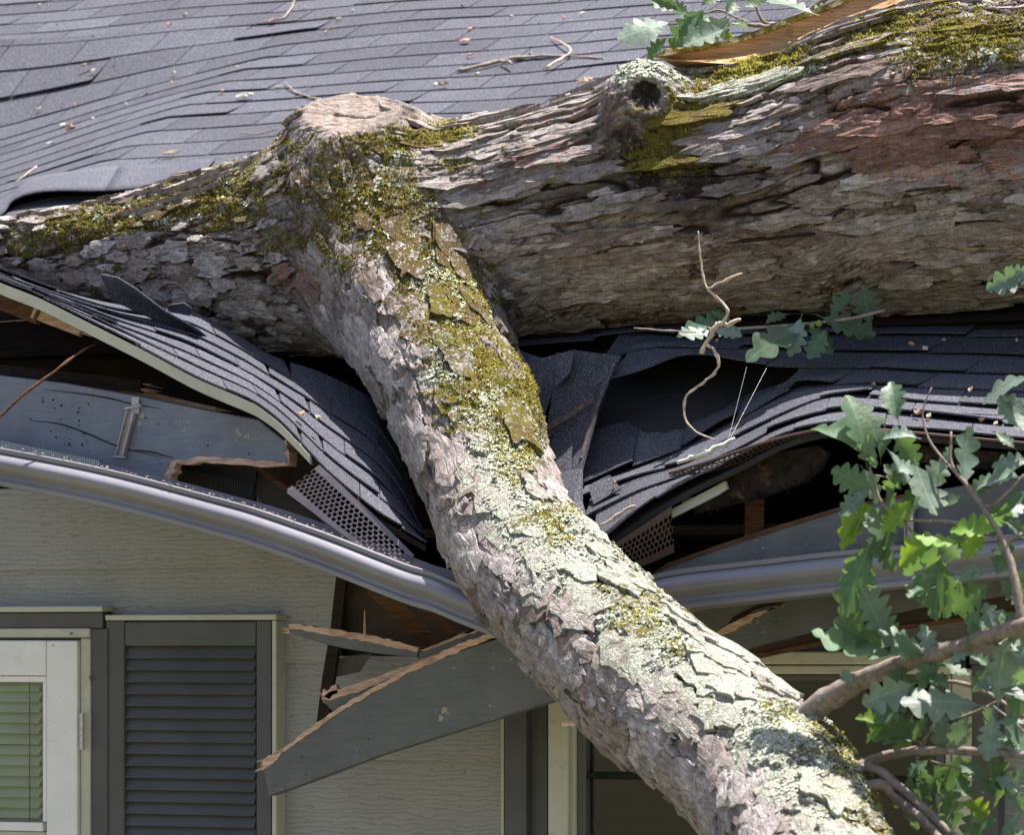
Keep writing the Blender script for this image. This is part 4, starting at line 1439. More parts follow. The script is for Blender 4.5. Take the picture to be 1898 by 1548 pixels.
def frame_of(C, seg, p, s, ref):
    A = C[:, :3]
    tan = np.gradient(A, axis=0)
    for _ in range(3):
        tan[1:-1] = (tan[:-2] + tan[1:-1]*2 + tan[2:])/4
    tan /= np.linalg.norm(tan, axis=1)[:,None]
    segl = np.linalg.norm(np.diff(A, axis=0), axis=1)
    cum = np.concatenate([[0], np.cumsum(segl)])
    T = np.stack([np.interp(s, cum, tan[:,k]) for k in range(3)], 1)
    c = np.stack([np.interp(s, cum, A[:,k]) for k in range(3)], 1)
    R = np.interp(s, cum, C[:,3])
    u = ref - (T @ ref)[:,None]*T; u /= np.linalg.norm(u, axis=1)[:,None]
    w = np.cross(T, u)
    cl_ = np.clip(s, 0, cum[-1])
    for _ in range(3):
        cl_ = cl_ + ((p-c)*T).sum(1)*.8
        T = np.stack([np.interp(cl_, cum, tan[:,k]) for k in range(3)], 1); T /= np.linalg.norm(T, axis=1)[:,None]
        c = np.stack([np.interp(cl_, cum, A[:,k]) for k in range(3)], 1)
    R = np.interp(cl_, cum, C[:,3])
    u = ref - (T @ ref)[:,None]*T; u /= np.linalg.norm(u, axis=1)[:,None]
    w = np.cross(T, u)
    q = p - c
    th = np.arctan2((q*w).sum(1), (q*u).sum(1))
    return th, R, cl_, T
dm, s_m, g_m = seg_d(Vf, C_MAIN)
dl, s_l, g_l = seg_d(Vf, C_LIMB)
refm = -FWD*.8 + UPV*.6; refl = -FWD*.55 + RGT*.35 + UPV*.7
th_m, R_m, s_m, T_m = frame_of(C_MAIN, g_m, V, s_m, refm)
th_l, R_l, s_l, T_l = frame_of(C_LIMB, g_l, V, s_l, refl)
wl = sst(-.035, .035, dm - dl)          # 1 on the limb, 0 on the trunk
# picture position of each vertex, to say where along the wood moss, lichen and bare red bark grow
rel = V - CAM
dep = rel @ FWD
PX = PW/2 + FPX*(rel @ RGT)/dep
PY = EYE_ROW - FPX*rel[:,2]/dep
front = np.clip((-(Nn*rel).sum(1)/np.linalg.norm(rel, axis=1))*4 + 1.2, 0, 1)

def plates(s, t, L, W, seed, big, var, tilt, rag=1.0, e0=.015, e1=.085):
    ws = s + .05*fbm2(s*7, t*13, seed, 3)*rag*2 + .012*fbm2(s*45, t*60, seed+3, 2)*rag*2
    wt = t + .022*fbm2(s*6, t*11, seed+7, 3)*rag*2 + .009*fbm2(s*48, t*60, seed+9, 2)*rag*2
    f1, f2, cid, ox, oy = voro2((ws/L).astype(np.float32), (wt/W).astype(np.float32), seed)
    e = f2 - f1
    prof = sst(e0, e1, e)
    r2 = (cid*37.17) % 1.0; r3 = (cid*91.73) % 1.0
    h = prof*(big*(1-var) + big*var*r2 + tilt*(oy*(.4+r3) + ox*(r2-.35)*1.0))
    return h, 1-prof, r3, oy
fibm = fbm2(s_m*9, th_m*R_m*85, 41, 3); fibl = fbm2(s_l*10, th_l*R_l*70, 43, 3)
tm = th_m*R_m; tl = th_l*R_l
def terrace(s, t, ls, lt, lev, seed, rag=.10, edge=.12):
    """layered flakes: each level of a ragged field is one sheet of bark"""
    q = fbm2(s/ls, t/lt, seed, 3)*lev + rag*lev*fbm2(s*38, t*60, seed+71, 3) + 50
    b = np.floor(q); f = q - b
    st_ = sst(0, edge, f)
    hh = _h(b.astype(np.int64), np.floor(s/ls*.7).astype(np.int64)*0, np.zeros_like(b), seed)
    under = sst(.80, .98, f)*(1) + (1-st_)*.5
    return (b - 50 + st_ - .12*f), np.clip(under, 0, 1), hh
def furrow(s, t, ls, lt, seed, width):
    """long branching fissures that run with the grain"""
    w = t + .02*fbm2(s*5, t*9, seed+3, 3) + .007*fbm2(s*40, t*50, seed+4, 2)
    n1 = np.abs(fbm2(s/ls, w/lt, seed, 2)); n2 = np.abs(fbm2(s/(ls*.8)+9.1, w/(lt*.8)+3.7, seed+1, 2))
    k = np.minimum(n1, n2*1.1)
    return sst(0, width, k)
rough_left = sst(1000, 600, PX)*(1-wl)            # the older wood towards the crown is more broken up
fm = furrow(s_m, tm, .46, .085, 101, .030); fm2 = furrow(s_m, tm, .17, .034, 111, .045)
Tm, um, rm1 = terrace(s_m, tm, .26, .075, 5.5, 121, .09, .06); Tm2, um2, rm2 = terrace(s_m, tm, .10, .026, 4.5, 131, .14, .10)
mk_m = sst(-.10, .10, fbm2(s_m*4, tm*9, 301, 2))
h_m = (fm-1)*.017 + (fm2-1)*.0065*(.35+.65*mk_m) + Tm*.0068 + Tm2*.0034 + fibm*.004 + rough_left*fbm2(s_m*22, tm*40, 401, 3)*.014
c_m = np.clip(np.maximum(np.maximum((1-fm), (1-fm2)*(.3+.5*mk_m)), np.maximum(um*.6, um2*.45)), 0, 1)
f1_, cl0, pr, oyl = plates(s_l, tl, .15, .085, 201, .0075, .5, .009, 2.1, .004, .03)
fl = furrow(s_l, tl, .26, .085, 211, .02)
Tl, ul, rl1 = terrace(s_l, tl, .17, .085, 4.2, 221, .085, .05); Tl2, ul2, rl2 = terrace(s_l, tl, .07, .035, 3.0, 231, .12, .08)
mk_l = sst(-.05, .10, fbm2(s_l*5, tl*7, 303, 2))
h_l = f1_*.45 + (fl-1)*.005*mk_l + Tl*.0088 + Tl2*.0022*mk_l + fibl*.0014
c_l = np.clip(np.maximum(np.maximum(cl0*.45, (1-fl)*.6*mk_l), np.maximum(ul*.5, ul2*.3)), 0, 1)
H = h_m*(1-wl) + h_l*wl
crack = c_m*(1-wl) + c_l*wl
rnd = np.clip((.55*rm1+.45*rm2)*(1-wl) + (.22+.78*(.4*rl1+.25*rl2+.35*pr))*wl, 0, 1)

def blobs(items):
    r = np.zeros(len(V))
    for a, b, rx, ry, ang, w in items:
        c, s_ = math.cos(math.radians(ang)), math.sin(math.radians(ang))
        dx, dy = PX-a, -(PY-b)
        u = (dx*c + dy*s_)/rx; v = (-dx*s_ + dy*c)/ry
        r = np.maximum(r, w*np.exp(-(u*u+v*v)*1.1))
    return r
upf = sst(-.15, .75, Nn[:,2])
n_lo = fbm3(Vf, 6, 501, 3); n_hi = fbm3(Vf, 30, 511, 3)
moss = blobs([(560,440,170,80,10,.85),(430,400,160,60,15,.85),(640,500,90,60,0,.7),(860,300,90,40,10,.6),(690,400,270,150,-35,.95),(560,330,150,90,30,.8),(830,545,130,140,0,1.15),(800,470,120,80,0,1.0),(880,700,120,130,-30,1.05),(760,470,130,90,-30,.95),(800,258,120,26,8,1.0),(690,260,120,60,0,.85),(960,770,80,150,-15,1.1),(860,640,110,70,0,.85),(975,830,50,90,-15,.95),
              (1285,195,70,55,-20,1.15),(1400,115,150,38,20,1.05),(1215,262,110,90,-20,1.25),(1270,240,60,60,0,1.2),(1640,55,150,40,25,.9),(1800,70,190,75,0,.95),(1720,110,120,60,10,.8),(200,415,250,50,10,1.0),(90,460,150,80,0,.9),(400,370,170,80,25,.85),(480,450,160,80,0,.6),(160,500,110,55,0,.8),
              (1190,1140,110,80,-45,.95),(1120,1080,70,60,0,.85),(1020,980,70,80,-50,.85),(1250,1200,90,60,-45,.75),(1560,1400,130,60,-45,.95),(1600,1500,70,90,-60,.95),(1450,1330,90,50,-45,.7),(1000,900,60,60,0,.6),(1300,1280,100,50,-40,.6)])
lich = blobs([(560,420,200,110,0,.7),(825,690,60,70,-50,.95),(940,850,95,140,-20,.95),(960,960,120,90,-40,.9),(1070,1040,140,120,-50,1.1),(1180,1150,150,125,-45,1.15),(1300,1260,160,125,-42,1.15),(1430,1370,160,125,-45,1.1),(1540,1470,160,120,-50,1.1),
              (1200,140,95,60,0,1.0),(1180,230,70,70,0,.8),(1260,360,45,30,0,1.05),(1400,150,120,30,20,.95),(1520,110,70,28,20,.9),(1500,215,60,35,20,.8),(1810,110,100,40,0,.75),(650,380,300,170,-20,.62),(80,490,130,65,0,1.0),(250,440,260,80,10,.75),(450,400,160,110,15,.6),(700,300,150,60,0,.6),(480,560,200,70,0,.35),
              (830,520,130,130,0,.75),(900,770,100,120,0,.75),(1160,280,45,40,0,1.0),(1215,360,30,22,0,1.0),(1380,640,300,50,0,.15),(1100,240,100,50,20,.4),(900,290,120,40,10,.45)])
oldm = blobs([(620,360,330,200,-20,1.0),(300,430,300,90,10,.9)])
red = blobs([(1760,235,330,110,0,1.15),(1480,130,170,40,15,.7),(1000,300,150,60,0,.6),(820,400,80,60,0,.5),(600,430,200,100,0,.42),(1560,260,80,50,0,.8),(1080,215,110,35,20,.7),(900,330,120,60,0,.45),(540,520,80,50,0,.75),(880,1160,60,60,0,.4),(1090,1320,60,30,-45,.6)])
wet = blobs([(1235,300,140,80,-25,2.6),(1120,315,170,55,-15,.8),(1050,360,120,40,-10,.6),(930,345,110,60,0,.5),(1600,90,190,60,15,.55),(1760,160,150,50,0,.55),(560,400,130,90,0,.35),(1230,270,70,70,0,.8),(945,560,35,70,0,1.0)])
red = np.maximum(red, 0.40*wl*sst(-.25, -.75, Nn[:,2])*sst(900,1000,PX))
tan = np.clip(sst(150, 480, PY - .05*PX)*(1-wl), 0, 1)*sst(850, 1300, PX)
moss = np.clip(moss*(.40+.60*sst(-.5,.5,Nn[:,2]+.25)) + .12*upf*(1-wl), 0, 1.2)
lich = np.clip(lich*(.45+.55*upf) + .10*upf, 0, 1.2)
# the weathered cut face and the rotten hole
cutd = (V - STUB_C) @ STUB_N
rr = np.linalg.norm((V - STUB_C) - cutd[:,None]*STUB_N, axis=1)
cutm = sst(-.030, -.014, cutd)*sst(100*MPP(648,.08)*1.02, 100*MPP(648,.08)*.80, rr)
holed = np.linalg.norm(V-HO, axis=1)
inhole = sst(HO_R*1.10, HO_R*.98, holed)
knotd = np.linalg.norm(V-KN, axis=1)
kn = sst(KN_R*1.35, KN_R*1.0, knotd)
ang = np.arctan2((V-HO) @ UPV, (V-HO) @ RGT)
ridge = fbm2(ang*5, holed*30, 611, 3)
H = H*(1-.75*kn)*(1-.80*cutm) + kn*(ridge*.022*sst(HO_R*2.6,HO_R,holed) + np.exp(-((holed-HO_R*1.45)/.014)**2)*.014 + fbm3(Vf, 55, 621, 3)*.014)
# a lip of callus round the cut and a long split in it
lip = np.exp(-((rr - 84*MPP(648,.08))/.014)**2)*sst(-.03, -.002, cutd)
H += lip*.006
spl = (V-STUB_C) @ RGT; spu = (V-STUB_C) @ np.cross(RGT, STUB_N)
H -= cutm*np.exp(-((spu - .012 - .010*np.sin(spl*40))/.006)**2)*sst(.06,.03,np.abs(spl-.01))*.02
H += cutm*fbm2(spl*30, spu*110, 631, 3)*.006
crack = crack*(1-kn)*(1-cutm)
mossy = sst(.35, .8, moss); lichy = sst(.4, .9, lich)
H = H*(1-.35*mossy)
H += mossy*(fbm3(Vf, 80, 521, 3)+.25)*.011 + lichy*(fbm3(Vf, 150, 531, 2)+.1)*.004
# large swellings
H += n_lo*.030*(1-.7*wl) + fbm3(Vf, 2.6, 541, 2)*.03*(1-wl)
V2 = V + Nn*(H - .008)[:,None]

tree = empty("fallen_oak", (P(1040,1000,-.2)[0], -.2, 0), "mossy fallen oak whose trunk and limb have crushed the eave", "fallen tree")
me = bpy.data.meshes.new("trunk")
cen = V2.mean(0)
me.vertices.add(len(V2)); me.vertices.foreach_set("co", (V2-cen).astype(np.float32).ravel())
me.loops.add(F.size); me.loops.foreach_set("vertex_index", F.astype(np.int32).ravel())
me.polygons.add(len(F)); me.polygons.foreach_set("loop_start", np.arange(0, F.size, 4, dtype=np.int32)); me.polygons.foreach_set("loop_total", np.full(len(F), 4, np.int32))
me.update(calc_edges=True)
me.polygons.foreach_set("use_smooth", np.ones(len(F), bool))
for nm, val in (("crack",crack),("rnd",rnd),("moss",moss*(1-cutm)*(1-inhole)),("lichen",lich*(1-.8*cutm)*(1-inhole)),("red",red*(1-kn)),("tan",tan),("wet",np.maximum(np.minimum(wet,1.6)*(.65+1.3*n_hi), inhole)),("cut",cutm),("oldmoss",oldm)):
    a = me.attributes.new(nm, 'FLOAT', 'POINT'); a.data.foreach_set("value", np.clip(val,0,2).astype(np.float32))
al = np.stack([s_m*(1-wl)+s_l*wl + wl*7, tm*(1-wl)+tl*wl, np.zeros(len(V))], 1).astype(np.float32)
a = me.attributes.new("along", 'FLOAT_VECTOR', 'POINT'); a.data.foreach_set("vector", al.ravel())
me.materials.append(M['bark'])
trunk = bpy.data.objects.new("trunk", me); COL.objects.link(trunk)
trunk.parent = tree; trunk.location = cen - WLOC[tree.name]; WLOC[trunk.name] = cen
print("trunk quads", len(F))

# ---- loose bark: peeling strips and shaggy edges
def bark_mat():
    m, t = new_mat("peeling bark")
    w = t.wpos()
    f = t.noise(t.coord((20,20,20)), 2.5, 6, .7, .4)
    c = t.ramp(f, [(.3, (.07,.048,.036)), (.5, (.20,.165,.14)), (.7, (.33,.29,.26))])
    c = t.mix(t.math('MULTIPLY', t.step(t.noise(w, 35, 4, .7), .58, .66), .6), c, (.42,.47,.36))
    t.end(t.bsdf(c, .88, .2, 0, t.bump(f, .9, .004)))
    return m
M['peel'] = bark_mat()
def edge_mat():
    m, t = new_mat("mossy bark edge")
    w = t.wpos(); f = t.noise(w, 45, 5, .7)
    c = t.ramp(f, [(.36, (.10,.07,.05)), (.46, (.16,.14,.04)), (.56, (.26,.25,.08)), (.62, (.50,.54,.42))])
    t.end(t.bsdf(c, .9, .2, 0, t.bump(f, 1, .006)))
    return m
M['mossedge'] = edge_mat()
def peel(pts, wpx, thick=.006, name="bark_strip", mat=None, seedv=0, parent=None):
    """a warped strip of bark along pixel points (px,py,depth), wpx wide"""
    r = random.Random(seedv)
    q = catmull([list(P(a,b,y)) for a,b,y in pts], 6)
    n = len(q); mb = MB(); v = []
    for i, p in enumerate(q):
        t = i/(n-1)
        d = q[min(i+1,n-1)]-q[max(i-1,0)]; d /= np.linalg.norm(d)
        s_ = np.cross(d, FWD); s_ /= np.linalg.norm(s_)
        nn = np.cross(s_, d)
        w = wpx*MPP(900,-.1)/2*(math.sin(math.pi*min(1,.12+t*.86))**.6)*(.75+.5*r.random())
        jit = nn*r.uniform(-.003,.003)
        th = thick*(.6+.7*r.random())
        v += [p - s_*w + jit, p + s_*w*(.8+.4*r.random()) + jit, p + s_*w*.8 + nn*th, p - s_*w*.8 + nn*th]
    f = []
    for i in range(n-1):
        for k in range(4):
            k2 = (k+1)%4
            f.append((4*i+k,4*i+k2,4*i+4+k2,4*i+4+k))
    f += [(0,3,2,1), tuple(4*(n-1)+k for k in range(4))]
    mb.add(v, f)
    return mb.obj(name, mat or M['peel'], parent or tree, smooth=False)
peel([(258,362,.05),(330,345,.03),(400,318,.03),(470,296,.04)], 9, seedv=1)
peel([(228,388,.03),(300,372,.0),(370,352,-.01),(430,330,.0)], 10, seedv=2)
peel([(300,358,.02),(380,336,.01),(440,312,.02)], 7, seedv=3)
peel([(215,398,.02),(262,392,.0),(310,380,-.01)], 12, seedv=4)
peel([(1030,182,.17),(1090,160,.15),(1135,138,.14)], 12, seedv=5)
peel([(1045,196,.14),(1100,178,.11),(1142,160,.09)], 11, seedv=6)
peel([(1062,208,.12),(1110,196,.09),(1138,182,.07)], 12, seedv=7)
peel([(985,214,.13),(1040,198,.12),(1085,184,.11)], 9, seedv=8, mat=M['tornwood'])
peel([(1002,1272,-.86),(1050,1302,-.87),(1100,1330,-.88),(1130,1372,-.88)], 20, .008, seedv=9)
peel([(1135,1390,-.93),(1170,1420,-.95),(1205,1452,-.97)], 9, seedv=10)
peel([(1228,1478,-1.02),(1270,1500,-1.03),(1300,1530,-1.05)], 10, seedv=12)
peel([(1040,1344,-.84),(1062,1342,-.86),(1095,1345,-.88)], 8, seedv=13, mat=M['rawwood'])
peel([(878,1140,-.64),(905,1158,-.66),(935,1190,-.68)], 16, .008, seedv=14)
peel([(846,436,-.04),(880,446,-.07),(912,458,-.08)], 30, .008, seedv=15)
# ---- bark flakes: thin ragged plates that sit on the wood, lifted on their lower edge
from mathutils.kdtree import KDTree
rel2 = V - CAM
vis = (-(Nn*rel2).sum(1)/np.linalg.norm(rel2, axis=1) > .05) & (PX > -60) & (PX < PW+60) & (PY > -60) & (PY < PH+60) & (cutm < .1) & (kn < .2) & (inhole < .1)
cand = np.flatnonzero(vis)
kd_idx = cand[::3]
kd = KDTree(len(kd_idx))
for q, i_ in enumerate(kd_idx): kd.insert(V[i_], int(i_))
kd.balance()
ax_all = T_m*(1-wl)[:,None] + T_l*wl[:,None]
fr = np.random.RandomState(31)
attrs = {"moss":moss,"lichen":lich,"red":red,"tan":tan,"wet":wet*.6,"oldmoss":oldm}
def flake(i0, L, W, off, lift):
    n0, p0, T = Nn[i0], V[i0], ax_all[i0]
    T = T - n0*(T @ n0); T /= np.linalg.norm(T); w = np.cross(n0, T)
    if w[2] > 0: w = -w                      # +w runs down the wood
    if abs(w[2]) < .25 and (w @ RGT) > 0: w = -w
    K = 26; out = []; ph_ = fr.uniform(0,6.3,4)
    sk = fr.uniform(-.35,.35)
    for k in range(K):
        g_ = 2*math.pi*k/K
        cx_, sy_ = math.cos(g_), math.sin(g_)
        r_ = fr.uniform(.80,1.08)*(1 + .20*math.sin(3*g_+ph_[0]) + .15*math.sin(5*g_+ph_[1]))
        x_ = L/2*math.copysign(abs(cx_)**.75, cx_)*r_; y_ = W/2*math.copysign(abs(sy_)**.7, sy_)*fr.uniform(.84,1.06)*(1 + .18*math.sin(4*g_+ph_[2]) + .12*math.sin(7*g_+ph_[3]))
        out.append((x_ + sk*y_, y_))
    vs = []; uvs_ = []
    def put(x_, y_, o_):
        q_ = p0 + T*x_ + w*y_
        c_, j_, d_ = kd.find(q_)
        nj = Nn[j_]
        q_ = q_ - nj*((q_ - V[j_]) @ nj) + nj*o_
        vs.append(q_); uvs_.append((x_, y_))
    def hh(x_, y_): return off + lift*max(-.3, (y_/W+.5))**1.5 + .002*math.sin(x_*70+i0)
    put(0, 0, hh(0,0)+.001)
    for x_, y_ in out: put(x_*.6, y_*.6, hh(x_*.6,y_*.6)+.001)
    for x_, y_ in out: put(x_, y_, hh(x_,y_))
    for x_, y_ in out: put(x_*.97, y_*.97, hh(x_,y_) - .012)
    fs = []
    for k in range(K):
        k2 = (k+1) % K
        fs += [(0,1+k,1+k2), (1+k,1+K+k,1+K+k2,1+k2), (1+K+k,1+2*K+k,1+2*K+k2,1+K+k2)]
    e1 = np.cross(np.array(vs[1])-vs[0], np.array(vs[1+K//4])-vs[0])
    if e1 @ n0 < 0: fs = [tuple(reversed(q)) for q in fs]
    at = {k: float(v_[i0]) for k, v_ in attrs.items()}
    at["rnd"] = float(np.clip(fr.beta(2.6,1.7), 0, 1)); at["crack"] = 0.; at["cut"] = 0.
    return vs, fs, at, uvs_
def flake_obj(name, items, parent, stuff=False):
    vs, fs, A_, uv = [], [], {}, []
    for v_, f_, at, u_ in items:
        b_ = len(vs); vs += v_; fs += [tuple(b_+q for q in ff) for ff in f_]
        o_ = fr.uniform(0, 5)
        uv += [(x_+o_, y_+o_*.7, 0) for x_, y_ in u_]
        for k, val in at.items(): A_.setdefault(k, []).extend([val]*len(v_))
    o = mesh_obj(name, vs, fs, M['bark'], parent, smooth=False)
    for k, val in A_.items():
        at_ = o.data.attributes.new(k, 'FLOAT', 'POINT'); at_.data.foreach_set("value", np.array(val, np.float32))
    at_ = o.data.attributes.new("along", 'FLOAT_VECTOR', 'POINT'); at_.data.foreach_set("vector", np.array(uv, np.float32).ravel())
    if stuff: o["kind"] = "stuff"
    return o
made = []
pick = fr.choice(cand, 1900, replace=False)
for i0 in pick:
    if wl[i0] > .5:
        if fr.rand() < .52: continue
        z_ = fr.beta(1.3, 1.4)
        L_, W_ = .055 + .15*z_, .034 + .060*z_*fr.uniform(.6,1.2); of, li = fr.uniform(-.003,.005), fr.uniform(.001,.011)
    elif PX[i0] < 760:
        z_ = fr.beta(1.1, 2.0)
        L_, W_ = .030 + .11*z_, .014 + .034*z_; of, li = fr.uniform(-.003,.007), fr.uniform(.000,.010)
    else:
        if fr.rand() < .30 or crack[i0] > .5: continue
        z_ = fr.beta(1.2, 1.6)
        L_, W_ = .060 + .26*z_, .016 + .045*z_*fr.uniform(.5,1.1); of, li = fr.uniform(-.003,.006), fr.uniform(.002,.013)
    if moss[i0] > .55 and fr.rand() < .8: continue
    made.append((L_*W_, flake(i0, L_, W_, of, li)))
made.sort(key=lambda q: -q[0])
for s_, it in made[:290]: flake_obj("bark_flake", [it], tree)
flake_obj("bark_flake", [it for s_, it in made[290:]], tree, True)

# ---- moss tufts and lichen rosettes: too many to count
def soft_mat(name, stops, scale, rough=.95):
    m, t = new_mat(name)
    w = t.wpos()
    f = t.math('ADD', t.math('MULTIPLY', t.noise(w, scale, 3, .7), .7), t.math('MULTIPLY', t.noise(w, 12, 4, .6), .3))
    c = t.ramp(f, stops)
    t.end(t.bsdf(c, rough, .15))
    return m
M['mosstuft'] = soft_mat("moss shoots", [(.34, (.040,.030,.008)), (.45, (.12,.10,.020)), (.54, (.24,.22,.028)), (.68, (.40,.40,.06))], 110)
M['lichenleaf'] = soft_mat("lichen lobes", [(.36, (.15,.17,.12)), (.5, (.40,.44,.34)), (.62, (.62,.66,.54))], 140)
def scatter(name, mask, count, mat, maker):
    ids = np.flatnonzero(mask)
    ids = np.random.RandomState(5).choice(ids, min(count, len(ids)), replace=False)
    vs, fs = maker(ids)
    o = mesh_obj(name, [], [], mat, tree) if False else None
    me_ = bpy.data.meshes.new(name)
    c_ = vs.reshape(-1,3).mean(0)
    k = fs.shape[1]
    me_.vertices.add(len(vs)); me_.vertices.foreach_set("co", (vs-c_).astype(np.float32).ravel())
    me_.loops.add(fs.size); me_.loops.foreach_set("vertex_index", fs.astype(np.int32).ravel())
    me_.polygons.add(len(fs)); me_.polygons.foreach_set("loop_start", np.arange(0, fs.size, k, dtype=np.int32)); me_.polygons.foreach_set("loop_total", np.full(len(fs), k, np.int32))
    me_.update(calc_edges=True); me_.materials.append(mat)
    o = bpy.data.objects.new(name, me_); COL.objects.link(o); o.parent = tree; o.location = c_ - WLOC[tree.name]
    o["kind"] = "stuff"
    return o
def tufts(ids):
    r = np.random.RandomState(8); n = len(ids)
    p, nn_ = V2[ids], Nn[ids]
    d = nn_ + r.normal(0,.45,(n,3)); d /= np.linalg.norm(d,axis=1)[:,None]
    a_ = np.cross(d, r.normal(size=(n,3))); a_ /= np.linalg.norm(a_,axis=1)[:,None]; b_ = np.cross(d, a_)
    L_ = r.uniform(.003,.009,n)[:,None]; R_ = r.uniform(.0010,.0024,n)[:,None]
    P_ = p + r.normal(0,.002,(n,3)) - nn_*.001
    vs = np.stack([P_+a_*R_, P_-a_*R_*.5+b_*R_*.87, P_-a_*R_*.5-b_*R_*.87, P_+d*L_], 1).reshape(-1,3)
    base = np.arange(n)[:,None]*4
    fs = np.stack([base+[0,1,3], base+[1,2,3], base+[2,0,3]], 1).reshape(-1,3)
    return vs, fs
def rosettes(ids):
    r = np.random.RandomState(9); n = len(ids); K = 7
    p, nn_ = V2[ids], Nn[ids]
    d = nn_ + r.normal(0,.28,(n,3)); d /= np.linalg.norm(d,axis=1)[:,None]
    a_ = np.cross(d, r.normal(size=(n,3))); a_ /= np.linalg.norm(a_,axis=1)[:,None]; b_ = np.cross(d, a_)
    R_ = (.0018 + .006*r.beta(1.2,3.5,n))
    vs = [p + nn_*.0015]
    for k in range(K):
        g_ = 2*math.pi*k/K; q = (R_*r.uniform(.55,1.25,n))[:,None]
        vs.append(p + nn_*.001 + (a_*math.cos(g_)+b_*math.sin(g_))*q + d*r.uniform(0,.0025,n)[:,None])
    vs = np.stack(vs, 1).reshape(-1,3)
    base = np.arange(n)[:,None]*(K+1)
    fs = np.stack([base+[0,1+k,1+(k+1)%K] for k in range(K)], 1).reshape(-1,3)
    return vs, fs
clump = fbm3(Vf, 32, 701, 3) + .35*fbm3(Vf, 110, 703, 2)
scatter("moss", vis & (moss + 1.5*clump > .66), 52000, M['mosstuft'], tufts)
clump2 = fbm3(Vf, 40, 711, 3) + .4*fbm3(Vf, 140, 713, 2)
scatter("lichen", (vis | ((kn > .3) & (Nn[:,2] > .35))) & (inhole < .1) & (lich + 1.25*clump2 > .74), 16000, M['lichenleaf'], rosettes)

# the torn slab of heartwood along the top of the trunk
def torn():
    top = catmull([(1212,103,.10),(1260,97,.12),(1330,86,.16),(1400,66,.20),(1480,36,.24),(1560,6,.28),(1620,-22,.30),(1700,-60,.32)], 8)
    bot = catmull([(1222,108,.06),(1285,113,.06),(1350,117,.08),(1420,109,.10),(1500,86,.12),(1590,52,.14),(1660,18,.16),(1740,-30,.18)], 8)
    A = [P(a,b,y) for a,b,y in top]; B = [P(a,b,y) for a,b,y in bot]
    n = len(A); v = []; f = []
    r = random.Random(4)
    K = 6
    for i in range(n):
        w = A[i]-B[i]
        for k in range(K+1):
            t = k/K
            v.append(B[i] + w*t + np.array([0, .05*math.sin(math.pi*t)+ r.uniform(-.0015,.0015), 0]))
        v.append(A[i] + np.array([0,.075,.004])); v.append(B[i] + np.array([0,.10,-.01]))
    R = K+3
    for i in range(n-1):
        for k in range(R):
            k2 = (k+1)%R
            f.append((i*R+k, (i+1)*R+k, (i+1)*R+k2, i*R+k2))
    f += [tuple(range(R)), tuple((n-1)*R+k for k in range(R))[::-1]]
    o = mesh_obj("torn_slab", v, f, M['tornwood'], tree)
    mb = MB(); v = []; f = []
    for i in range(n):
        h = .007 + .003*abs(math.sin(i*.37)) + r.uniform(0,.003)
        if i < 4: h *= .4
        a = A[i]
        v += [a+np.array([0,-.006,-.003]), a+np.array([0,-.008,h]), a+np.array([0,.05,h+.008]), a+np.array([0,.085,0])]
    for i in range(n-1):
        for k in range(4):
            k2 = (k+1)%4
            f.append((i*4+k,(i+1)*4+k,(i+1)*4+k2,i*4+k2))
    f += [(0,1,2,3),(4*n-1,4*n-2,4*n-3,4*n-4)]
    c = mesh_obj("bark_edge", v, f, M['mossedge'], o)
    return o
torn()
mb = MB(); p = catmull([list(P(a,b,y)) for a,b,y in [(1375,448,-.10),(1480,436,-.08),(1600,424,-.05),(1700,418,-.04),(1800,416,-.04),(1910,410,-.04)]], 8)
mb.tube(p, [.0035]*len(p), 6); mb.obj("vine", M['darkwood'], tree, smooth=True)

# ------------------------------------------------------------------ oak leaves and branches
def leaf_mesh(name, mat, seedv, curl, fold, lobes=4):
    r = random.Random(seedv)
    N = 44
    ph = [r.uniform(-.12,.12) for _ in range(2)]
    depth = r.uniform(.60,.76)
    def half(t, side):
        env = (math.sin(math.pi*min(1,t**.80*.97+.02))**.75)*(.62+.50*t)*(1 if t < .93 else 1)
        x = t*(lobes+.45) + ph[side] + (.12 if side else 0)
        fr = x % 1.0
        l = 1-abs(2*fr-1)**1.7
        k = .42 + .58*t if t < .3 else 1
        return .37*env*((1-depth) + depth*max(0,l)**.7)*(.35+.65*min(1,t/.2)), l
    v, f = [], []
    for i in range(N+1):
        t = i/N
        a, la = half(t,0); b, lb = half(t,1)
        if t > .965:
            k = math.sqrt(max(0,(1-t)/.035)); a *= k; b *= k
        cx = t; drop = -curl*t*t*.5
        def pt(y, l):
            wob = .015*math.sin(9*t+seedv+ (3 if y>0 else 0))*abs(y)*6
            return (cx + .07*l*min(1,abs(y)*6)*(1-t), y, drop + abs(y)*fold + wob)
        v += [pt(a,la), pt(a*.5,la*.4), (cx,0,drop), pt(-b*.5,lb*.4), pt(-b,lb)]
        if i:
            o = (i-1)*5
            f += [(o+k,o+5+k,o+6+k,o+1+k) for k in range(4)]
    # stalk
    o = len(v)
    for x in (-.14, 0.02):
        v += [(x,.008,-.002),(x,-.008,-.002),(x,0,.010)]
    f += [(o,o+1,o+4,o+3),(o+1,o+2,o+5,o+4),(o+2,o,o+3,o+5)]
    me = bpy.data.meshes.new(name)
    me.from_pydata(v, [], [tuple(reversed(q)) for q in f]); me.update()
    me.polygons.foreach_set("use_smooth", [True]*len(me.polygons))
    me.materials.append(mat)
    return me
LEAVES = {}
